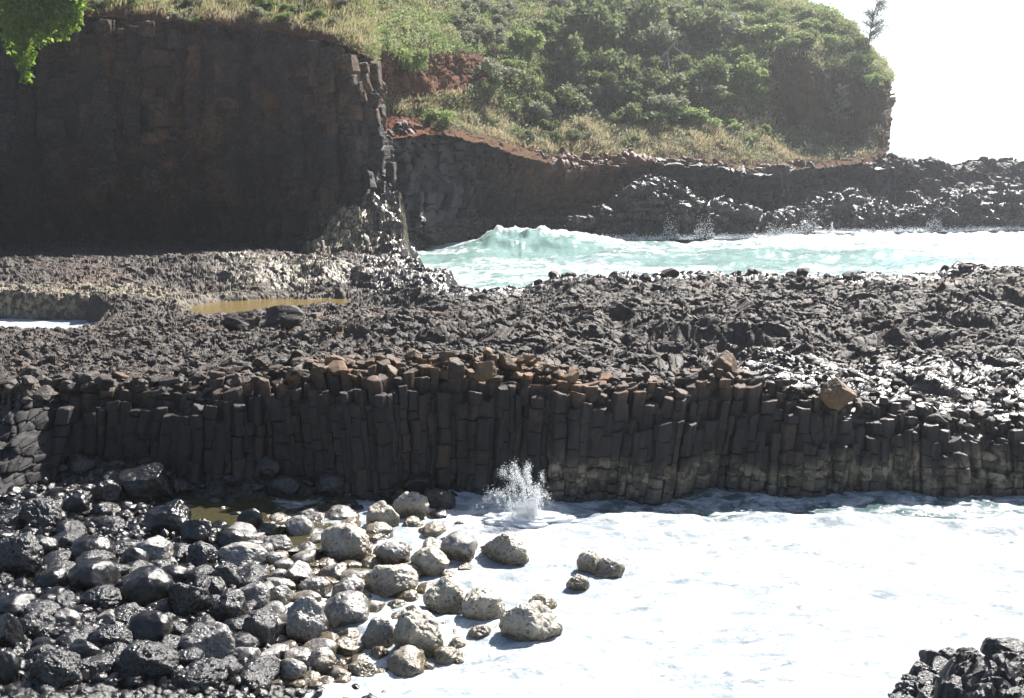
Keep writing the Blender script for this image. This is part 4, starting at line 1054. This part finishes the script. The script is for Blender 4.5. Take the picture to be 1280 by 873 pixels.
for kd, mt in (('leaf', 'leaf'), ('light', 'leaflight'), ('grey', 'leafgrey')):
    SH[kd] = []
    for j in range(5):
        V, F, var = leaf_cloud(2600, 40 + j + len(kd) * 10, 0.17, rand_blobs(60 + j * 3 + len(kd), 22, .52, .27, 1.0))
        fm = mesh_from("foliage", V, F, M[mt], False, dict(var=var, dry=0 * var), link=False)
        sm = mesh_from("stem", *stems(80 + j, 7, .9, .5, .03), M['bark'], True, link=False)
        SH[kd].append((fm, sm))
def shrub(loc, size, kind, label, group, tall=1.0):
    fm, sm = SH[kind][int(rng.integers(5))]
    r = empty("shrub", loc, label, "shrub", group)
    r.scale = (size, size, size * tall); r.rotation_euler = (0, 0, rng.uniform(0, 6.28))
    for nm, me in (("foliage", fm), ("stem", sm)):
        o = bpy.data.objects.new(nm, me); COL.objects.link(o); o.parent = r
    return r
HI = np.indices(HLP.shape[:2])
# where the hillside lies under a pixel: nearest grid vertex to the sight line, front-most
def project(P):
    x, y, z = P[..., 0], P[..., 1], P[..., 2] - EYE
    dep = y * CP - z * SP; up = y * SP + z * CP
    return CX + FPX * x / dep, CY - FPX * up / dep
HPX, HPY = project(HLP); TPX, TPY = project(CTP)
def on_hill(px, py, P=None, QX=None, QY=None):
    P = HLP if P is None else P; QX = HPX if QX is None else QX; QY = HPY if QY is None else QY
    d = (QX - px) ** 2 + (QY - py) ** 2
    d = d + np.where(d < 60, 0, 1e6) + 0.05 * P[..., 1] ** 1
    i = np.unravel_index(np.argmin(d), d.shape)
    return P[i]
NAMED = [ # px, py of foot, size m, kind, tall, label
 (545,146,1.7,'light',.7,"low light green bush beside the red earth patch"),
 (455,45,1.5,'leaf',.9,"green bush at the corner where the cliff rim ends"),
 (512,80,1.5,'light',1.2,"pale trailing bush hanging over the shaded bank right of the cliff corner"),
 (612,95,2.0,'grey',1.0,"grey green bush above the reddish bank"),
 (652,60,2.2,'light',1.0,"rounded light bush in the middle of the upper slope"),
 (640,85,1.6,'light',.8,"smaller light bush directly under the rounded one"),
 (735,45,3.4,'leaf',1.2,"dense dark thicket at the top of the slope left of the dead branches"),
 (780,35,3.8,'leaf',1.2,"tall dark bush on the skyline side of the slope"),
 (700,75,2.6,'leaf',1.1,"dark green bush over the shadowed gully"),
 (760,95,3.0,'leaf',1.1,"broad dark bush in the gully beneath the thicket"),
 (810,62,3.2,'grey',1.1,"grey green tall bush left of the bare dead branches"),
 (870,48,3.2,'leaf',1.1,"green bush high on the slope right of the dead branches"),
 (905,40,2.8,'grey',1.0,"pale bush just under the ridge line"),
 (880,100,2.8,'leaf',1.1,"mid green bush under the high ones, right of the dead branches"),
 (930,105,2.6,'light',1.0,"bright green spreading bush left of the rocky end face"),
 (945,120,1.8,'light',.9,"bright bush hanging lowest beside the rocky end face"),
 (865,150,2.2,'light',.8,"brightest low bush in the middle of the lower slope"),
 (905,155,1.8,'light',.7,"small bright bush right of the brightest low one"),
 (840,145,2.0,'leaf',.9,"dark low bush left of the brightest low one"),
 (790,150,2.4,'leaf',.9,"dark rounded bush at the foot of the gully"),
 (720,125,2.2,'grey',.9,"dull bush at the head of the grassy spur"),
 (660,140,1.8,'grey',.8,"olive bush on the grassy spur above the dark cliff"),
 (965,40,2.2,'light',.7,"light bush under the skyline above the dry grass"),
 (1010,30,2.0,'light',.7,"bush on the falling skyline left of the feathery tree"),
 (1045,50,1.9,'light',.7,"bright bush on the skyline next to the feathery tree"),
 (1072,72,1.7,'light',.7,"bright bush at the shoulder of the headland"),
 (1092,100,1.4,'light',.9,"bush clinging to the outer edge of the headland"),
 (1000,50,1.8,'leaf',.6,"low dark bush in the dry grass near the ridge"),
]
for px, py, sz, kd, tall, lab in NAMED:
    p = on_hill(px, py + 8)
    shrub((p[0], p[1], p[2] - .15 * sz), sz, kd, lab, "bushes on the headland slope", tall)
GRP = [((560, 700), (5, 60), 26, 'grey', (.7, 1.5), "small dull bush scattered on the upper left slope"),
       ((690, 900), (5, 140), 46, 'leaf', (1.2, 2.4), "dark bush in the dense thicket filling the gully"),
       ((690, 900), (5, 150), 26, 'grey', (1.1, 2.2), "grey green bush within the dense thicket"),
       ((850, 950), (5, 130), 20, 'light', (.9, 1.7), "light bush on the right shoulder of the slope"),
       ((1000, 1095), (20, 100), 10, 'light', (.6, 1.1), "small light bush along the falling skyline of the headland"),
       ((560, 960), (130, 185), 12, 'light', (.5, 1.0), "small green tuft bush on the lower grassy slope"),
       ((600, 720), (90, 180), 16, 'leaf', (.6, 1.1), "small dark bush on the grassy spur")]
for (xa, xb), (ya, yb_), n, kd, (sa, sb), lab in GRP:
    for _ in range(n):
        for _t in range(20):
            px, py = rng.uniform(xa, xb), rng.uniform(ya, yb_)
            p = on_hill(px, py)
            ix = np.argmin(np.abs(HLP[..., 0] - p[0]) + np.abs(HLP[..., 1] - p[1]) + np.abs(HLP[..., 2] - p[2]))
            if bare.flat[ix] < .4 and (HPX.flat[ix] - px) ** 2 + (HPY.flat[ix] - py) ** 2 < 200: break
        sz = rng.uniform(sa, sb)
        shrub((p[0], p[1], p[2] - .15 * sz), sz, kd, lab, lab.replace("bush", "bushes", 1), rng.uniform(.7, 1.1))
for i in range(22):                                    # bushes on the cliff top
    px = rng.uniform(110, 470); py = rng.uniform(2, 34)
    p = on_hill(px, py, CTP, TPX, TPY); sz = rng.uniform(.35, .8)
    shrub((p[0], p[1], p[2] - .1 * sz), sz, 'light' if i % 2 else 'grey', "small bush in the grass above the dark left cliff", "bushes above the left cliff", .8)

# grass: blades bent outward from tufts
def grass(name, P, N, dens, dryf, hgt, seed, label, wdt=.03):
    r = np.random.default_rng(seed)
    a = np.linalg.norm(np.cross(P[1:, :-1] - P[:-1, :-1], P[:-1, 1:] - P[:-1, :-1]), axis=-1)
    wgt = (a * dens[:-1, :-1]).ravel(); n = int(wgt.sum()); cum = np.cumsum(wgt)
    i = np.searchsorted(cum, r.random(n) * cum[-1]); i = np.minimum(i, len(wgt) - 1)
    ri, ci = np.divmod(i, P.shape[1] - 1)
    u, v = r.random(n)[:, None], r.random(n)[:, None]
    base = P[ri, ci] + (P[ri, ci + 1] - P[ri, ci]) * u + (P[ri + 1, ci] - P[ri, ci]) * v
    cl = vnoise(base[:, 0] * .9, base[:, 1] * .5 + base[:, 2] * .9, seed=seed) 
    L = hgt * r.uniform(.5, 1.3, n) * (1 + .6 * cl)
    az = r.uniform(0, 6.28, n); ln = r.uniform(.15, .85, n)
    dirv = np.stack([np.cos(az) * ln + .2, np.sin(az) * ln - .25, 1 - .45 * ln], -1); dirv /= np.linalg.norm(dirv, axis=1, keepdims=True)
    sd = np.stack([-np.sin(az + r.normal(0, .8, n)), np.cos(az), 0 * az], -1)
    w2 = wdt * r.uniform(.6, 1.4, n)[:, None]
    mid_ = base + dirv * (L * .55)[:, None]; tip = base + dirv * L[:, None] + np.array([.12, -.10, -.22]) * (L * ln)[:, None]
    V = np.stack([base - sd * w2, base + sd * w2, mid_ + sd * w2 * .7, tip], 1); V2 = np.stack([base - sd * w2, mid_ + sd * w2 * .7, tip, mid_ - sd * w2 * .7], 1)
    V = np.stack([base - sd * w2, mid_ + sd * w2 * .8, tip, mid_ - sd * w2 * .8], 1).reshape(-1, 3)
    dd = np.repeat(np.clip(dryf[ri, ci] + .25 * cl + r.normal(0, .18, n), 0, 1), 4)
    var = np.repeat(r.random(n), 4)
    return stuff(mesh_from(name, V, np.arange(4 * n, dtype=np.int32).reshape(-1, 4), M['grass'], False, dict(var=var, dry=dd)), label, "grass")
def scrub(name, P, N, wgt0, mat, seed, label, hmax, size):
    r = np.random.default_rng(seed)
    a = np.linalg.norm(np.cross(P[1:, :-1] - P[:-1, :-1], P[:-1, 1:] - P[:-1, :-1]), axis=-1)
    wgt = (a * wgt0[:-1, :-1]).ravel(); n = int(wgt.sum()); cum = np.cumsum(wgt)
    i = np.minimum(np.searchsorted(cum, r.random(n) * cum[-1]), len(wgt) - 1)
    ri, ci = np.divmod(i, P.shape[1] - 1); b = P[ri, ci] + r.normal(0, .08, (n, 3))
    hm = hmax * (.25 + .75 * sstep(-.3, .5, fbm(b[:, 0] / 1.3, b[:, 1] / 3 + b[:, 2] / 1.3, oct=3, seed=seed)))
    b = b + N[ri, ci] * (hm * r.random(n) ** .6)[:, None] * .6 + np.array([0, 0, 1.0]) * (hm * r.random(n) ** .8)[:, None] * .6
    d = r.normal(size=(n, 3)) + np.array([.1, -.3, .35]); d /= np.linalg.norm(d, axis=1, keepdims=True)
    s_ = np.cross(d, r.normal(size=(n, 3))); s_ /= np.linalg.norm(s_, axis=1, keepdims=True)
    L = size * r.uniform(.5, 1.5, n)[:, None]
    V = np.stack([b, b + d * L * .5 + s_ * L * .24, b + d * L, b + d * L * .5 - s_ * L * .24], 1).reshape(-1, 3)
    pv_ = np.clip(.5 + .8 * fbm(b[:, 0] / 2.2, b[:, 1] / 5 + b[:, 2] / 2.2, oct=3, seed=seed + 1) + r.normal(0, .2, n), 0, 1)
    return stuff(mesh_from(name, V, np.arange(4 * n, dtype=np.int32).reshape(-1, 4), mat, False, dict(var=np.repeat(pv_, 4), dry=np.zeros(4 * n))), label, "scrub")
vis0 = (HLP[..., 1] < 150) & (hrg < 5.2) & (HPX > 440)
thick = sstep(-.15, .25, fbm(hx / 4, hy / 8 + hz / 3, oct=4, seed=185) + .35 * sstep(1.6, 2.2, hrg) * sstep(560, 700, hcg) - .55 * sstep(1.9, 1.1, hrg))
scrub("slope_scrub", HLP, HLN, 75 * thick * vis0 * (1 - bare) ** 2, M['leaflight'], 186, "tangled low green scrub growing through the grass of the headland", .9, .24)
scrub("dry_scrub", HLP, HLN, 22 * vis0 * (1 - bare) ** 2, M['leafgrey'], 187, "dull grey green scrub spread across the headland slope", .8, .24)
scrub("clifftop_scrub", CTP, CTN, 60 * sstep(-.05, .3, fbm(CTP[..., 0] / 2.5, CTP[..., 1] / 4, oct=3, seed=188)) * (rg2 < 8) * (TPX > -220) * (TPY > -60), M['leaflight'], 189, "low green scrub trailing over the top edge of the left cliff", .45, .17)
vis = (HLP[..., 1] < 150) & (hrg < 5.3) & (HPX > 440)
dens = 85 * (1 - bare) ** 2 * vis * sstep(0.12, .3, hrg) * (0.35 + .65 * sstep(-.5, .2, fbm(hx / 2, hy / 5 + hz / 2, oct=3, seed=180)))
dryf = np.clip(.48 + .30 * sstep(2.2, 1.4, hrg) + .55 * fbm(hx / 5, hz / 4 + hy / 8, oct=3, seed=181) + .45 * sstep(740, 960, hcg) * sstep(2.2, 1.4, hrg) - .35 * sstep(690, 720, hcg) * sstep(900, 860, hcg) * sstep(1.8, 2.6, hrg) + .25 * sstep(.7, .2, hrg) + .3 * sstep(930, 980, hcg) * sstep(2.8, 3.2, hrg), 0, 1)
grass("slope_grass", HLP, HLN, dens, dryf, .55, 190, "green and straw coloured grass covering the headland slope", .032)
cdens = 110 * sstep(.1, .35, rg2) * (rg2 < 9) * (TPX > -220) * (TPY > -80) * (0.4 + .6 * sstep(-.4, .2, fbm(CTP[..., 0] / 1.5, CTP[..., 1] / 3, oct=3, seed=182)))
cdry = np.clip(.45 + .5 * fbm(CTP[..., 0] / 3, CTP[..., 2] / 2, oct=3, seed=183) + .35 * sstep(1.5, .4, rg2), 0, 1)
grass("clifftop_grass", CTP, CTN, cdens, cdry, .5, 191, "sunlit grass along the top of the dark left cliff", .022)

# hanging vine at the top left
rv = np.random.default_rng(33); vx, vy, vz = at_y(20, 2, 69.8)
VINES = [(32, -30, 104, 'left'), (16, -30, 62, ''), (52, -30, 60, ''), (78, -30, 48, ''), (92, -30, 40, ''), (62, -30, 40, ''), (8, -30, 34, '')]
t = empty("hanging_vine", (float(vx), float(vy), float(vz)), "bright green leafy vine hanging over the top left of the dark cliff", "vine")
for px, pa, pb, _ in VINES:
    Vs, n = [], 0; blobs = []
    for q in np.arange(pa, pb, 5.0):
        f = (q - pa) / (pb - pa)
        X_, Y_, Z_ = at_y(px + rv.normal(0, 3), q, 69.5 + rv.normal(0, .2) + .8 * (q < 0) * (-q / 30))
        blobs.append((X_, Y_, Z_, .70 * (1 - .55 * f) * rv.uniform(.7, 1.2)))
    V, F, var = leaf_cloud(int(90 * len(blobs)), 70 + px, .24, blobs, 1.0, .6, .8)
    o = mesh_from("vine_strand", V - np.array([vx, vy, vz]), F, M['vine'], False, dict(var=var, dry=0 * var)); o.parent = t

# feathery ironwood tree on the skyline
def tree(loc, h, lean, seed, label, cat, crown_mat, spread, nb, needle):
    r = np.random.default_rng(seed)
    root = empty("ironwood_tree" if needle else "small_tree", loc, label, cat)
    ts = np.linspace(0, 1, 9)
    tr_ = np.stack([lean * ts ** 1.6 + .06 * h * np.sin(ts * 5 + seed) * ts * .3, .1 * np.sin(ts * 4), h * ts - .3 * (ts == 0)], -1)
    parts = [tube(tr_, np.linspace(.018 * h, .004 * h, 9), 7)]; Vl, var = [], []
    for i in range(nb):
        f = r.uniform(.28, .98); p = np.array([np.interp(f, ts, tr_[:, j]) for j in range(3)])
        a = r.uniform(0, 6.28); L = spread * (1.15 - .75 * f) * r.uniform(.6, 1.1)
        e = p + np.array([math.cos(a) * L + .25 * L, math.sin(a) * L, L * r.uniform(.25, .7)])
        pts_ = [p + (e - p) * s_ + np.array([0, 0, .12 * L * math.sin(s_ * 3)]) for s_ in np.linspace(0, 1, 6)]
        parts.append(tube(pts_, np.linspace(.007 * h, .0018 * h, 6), 5))
        for _ in range(46):
            s_ = r.uniform(.25, 1.05); q = p + (e - p) * s_ + r.normal(0, .05 * L, 3)
            d = r.normal(size=3) * .7 + np.array([.3, 0, .1 if needle else .3]); d /= np.linalg.norm(d)
            l = (.34 if needle else .2) * r.uniform(.6, 1.3); wv_ = np.cross(d, r.normal(size=3)); wv_ /= np.linalg.norm(wv_)
            ww = (.022 if needle else .07)
            Vl += [q, q + d * l * .5 + wv_ * ww, q + d * l + np.array([0, 0, -.25 * l]), q + d * l * .5 - wv_ * ww]; var += [r.random()] * 4
    mesh_from("trunk", *join(parts), M['bark'], True, parent=root)
    mesh_from("crown", np.array(Vl), np.arange(len(Vl), dtype=np.int32).reshape(-1, 4), crown_mat, False, dict(var=np.array(var), dry=np.zeros(len(var))), parent=root)
p = on_hill(1078, 72)
tx, ty, tz = at_y(1085, 76, p[1] + 1.0)
tree((float(tx), float(ty), float(tz)), 6.4, .5, 3, "thin feathery tree standing on the skyline of the headland against white sky", "tree", M['needle'], 2.2, 52, True)
p = on_hill(1046, 168)
tree((p[0], p[1], p[2]), 4.9, .1, 5, "small grey green tree in front of the rocky end face of the headland", "tree", M['leafgrey'], 1.5, 34, False)
# bare dead branches
p = on_hill(838, 118)
root = empty("dead_tree", (p[0], p[1] - 1.4, p[2] + .3), "bare bleached dead branches hanging over the bushes on the slope", "tree")
br = []
def poly(pl, r0):
    P = np.array([np.array(at_y(a, b, p[1] - 1.4)) + np.array([0, .25 * math.sin(i * 2.1), 0]) for i, (a, b) in enumerate(pl)]) - np.array([p[0], p[1] - 1.4, p[2] + .3])
    br.append(tube(P, np.linspace(r0, r0 * .35, len(P)), 6))
poly([(846, 50), (840, 58), (832, 66), (824, 74)], .10); poly([(834, 64), (836, 80), (837, 96), (842, 112)], .075); poly([(834, 70), (831, 82), (828, 96)], .05); poly([(838, 84), (844, 96), (846, 106)], .045)
poly([(840, 58), (850, 64), (856, 74)], .05); poly([(832, 66), (826, 84), (822, 92)], .04)
mesh_from("branch", *join(br), M['deadwood'], True, parent=root)

# ================================================================== SPRAY
def splash(px, py, y, hpx, wpx, n, seed, label, lean=-.15, sheets=6):
    r = np.random.default_rng(seed); mpp = y / FPX
    bx, by, bz = at_y(px, py, y)
    t = empty("wave_splash", (float(bx), float(by), float(bz)), label, "splash")
    Vs, Fs, o = [], [], 0
    H, Wd = hpx * mpp, wpx * mpp
    V0, F0 = ICO[1]
    nj = 44
    jets = [(r.normal(0, .5), r.uniform(.2, 1.0) ** 1.7, r.uniform(.55, .95)) for _ in range(nj)]
    jets[0] = (-.25, 1.0, .55); jets[1] = (-.1, .8, .7); jets[2] = (.9, .45, .9); jets[3] = (-1.0, .35, .9); jets[4] = (.55, .6, .8)
    jets.sort(key=lambda q: abs(q[0]))
    for i in range(n):
        jx, jh, te = jets[int(r.integers(nj))]
        f = te * r.random() ** .75
        wob = .02 * H * math.sin(f * 23 + jx * 40)
        x = Wd * (.45 * jx * (.35 + 1.1 * f)) + lean * H * f + wob + r.normal(0, .016 * Wd * (.3 + 2.4 * f)); z = H * jh * 4 * f * (1 - f) + r.normal(0, .03 * H)
        s_ = H * r.uniform(.0017, .0048) * (1.5 - f) * (1.9 if r.random() < .08 else 1)
        Vs.append(V0 * s_ * np.array([r.uniform(.7, 1.2), 1, r.uniform(.8, 2.2)]) + np.array([x, r.normal(0, .09 * Wd), max(z, -.02)])); Fs.append(F0 + o); o += len(V0)
    mesh_from("droplets", np.concatenate(Vs), np.concatenate(Fs), M['spray'], True, parent=t)
    if sheets:                                           # torn tongues of water
        parts = []
        for i in range(sheets):
            jx, jh, te = jets[i]; jh *= .85
            nseg = 14; ts = np.linspace(0, 1, nseg) * te * .8
            P = np.stack([Wd * .45 * jx * (.35 + 1.1 * ts) + lean * H * ts, .06 * Wd * np.sin(i * 2 + ts * 3), H * jh * 4 * ts * (1 - ts)], -1)
            P += r.normal(0, .012 * H, P.shape); ts = np.linspace(0, 1, nseg)
            V, F = tube(P, .045 * Wd * (1 - ts) ** 1.1 * (1 + .5 * r.normal(size=nseg) * .6) + .005 * H, 9)
            V += .012 * H * r.normal(size=V.shape)
            parts.append((V, F))
        mesh_from("water_tongues", *join(parts), M['spray'], True, parent=t)
    V, F = stone_verts(5, seed, 4, (.8, 1), .2, .5, .30)
    mesh_from("foam_heap", V * np.array([Wd * .75, Wd * .36, H * .13]), F, M['spray'], True, parent=t)
splash(662, 650, 22.8, 76, 92, 14000, 11, "white splash of spray bursting against the foot of the ledge wall", -.32, 0)
splash(1040, 291, 99.5, 16, 40, 260, 12, "white burst of foam against the dark far shelf", 0, 4)
splash(752, 301, 93.4, 12, 50, 260, 13, "small white splash on the wet rocks left of the far shelf", 0, 4)
splash(668, 297, 91.5, 8, 60, 420, 14, "spray blowing off the crest of the breaking turquoise wave", .2, 0)

# fine spray along the foot of the far rocks
rs = np.random.default_rng(55); Vs, Fs, o_ = [], [], 0; V0, F0 = ICO[1]
for _ in range(14000):
    px = rs.uniform(640, 1320); y = float(np.interp(px, hpx, W0y)) - rs.uniform(.2, 2.2)
    pk_ = float(sstep(.1, .6, vnoise(np.array(px / 22.0), np.array(.5), seed=56)))
    z = .3 + abs(rs.normal(0, .18 + .75 * pk_)); sz = rs.uniform(.010, .032)
    Vs.append(V0 * sz + np.array([kx(px, y), y, z])); Fs.append(F0 + o_); o_ += len(V0)
stuff(mesh_from("surf_spray", np.concatenate(Vs), np.concatenate(Fs), M['spray'], True), "fine white spray thrown up along the foot of the far rock shelf", "spray")

# ================================================================== AIR
def haze():
    x0, x1, y0, y1, z0, z1 = -1500, 9500, -60, 9000, -8.2, 75
    V = [(x, y, z) for z in (z0, z1) for y in (y0, y1) for x in (x0, x1)]
    F = [(0, 2, 3, 1), (4, 5, 7, 6), (0, 1, 5, 4), (2, 6, 7, 3), (0, 4, 6, 2), (1, 3, 7, 5)]
    m, t, out = new_mat("sea_haze")
    v = t.nodes.new("ShaderNodeVolumePrincipled")
    v.inputs["Color"].default_value = (0.93, 0.95, 1.0, 1); v.inputs["Density"].default_value = HAZE
    v.inputs["Anisotropy"].default_value = 0.7
    t.links.new(v.outputs[0], out.inputs["Volume"])
    o = mesh_from("haze", V, F, m, False)
    o["kind"] = "stuff"; o["label"] = "pale salt haze in the air over the sea and headland"; o["category"] = "haze"
HAZE = 0.0004
haze()
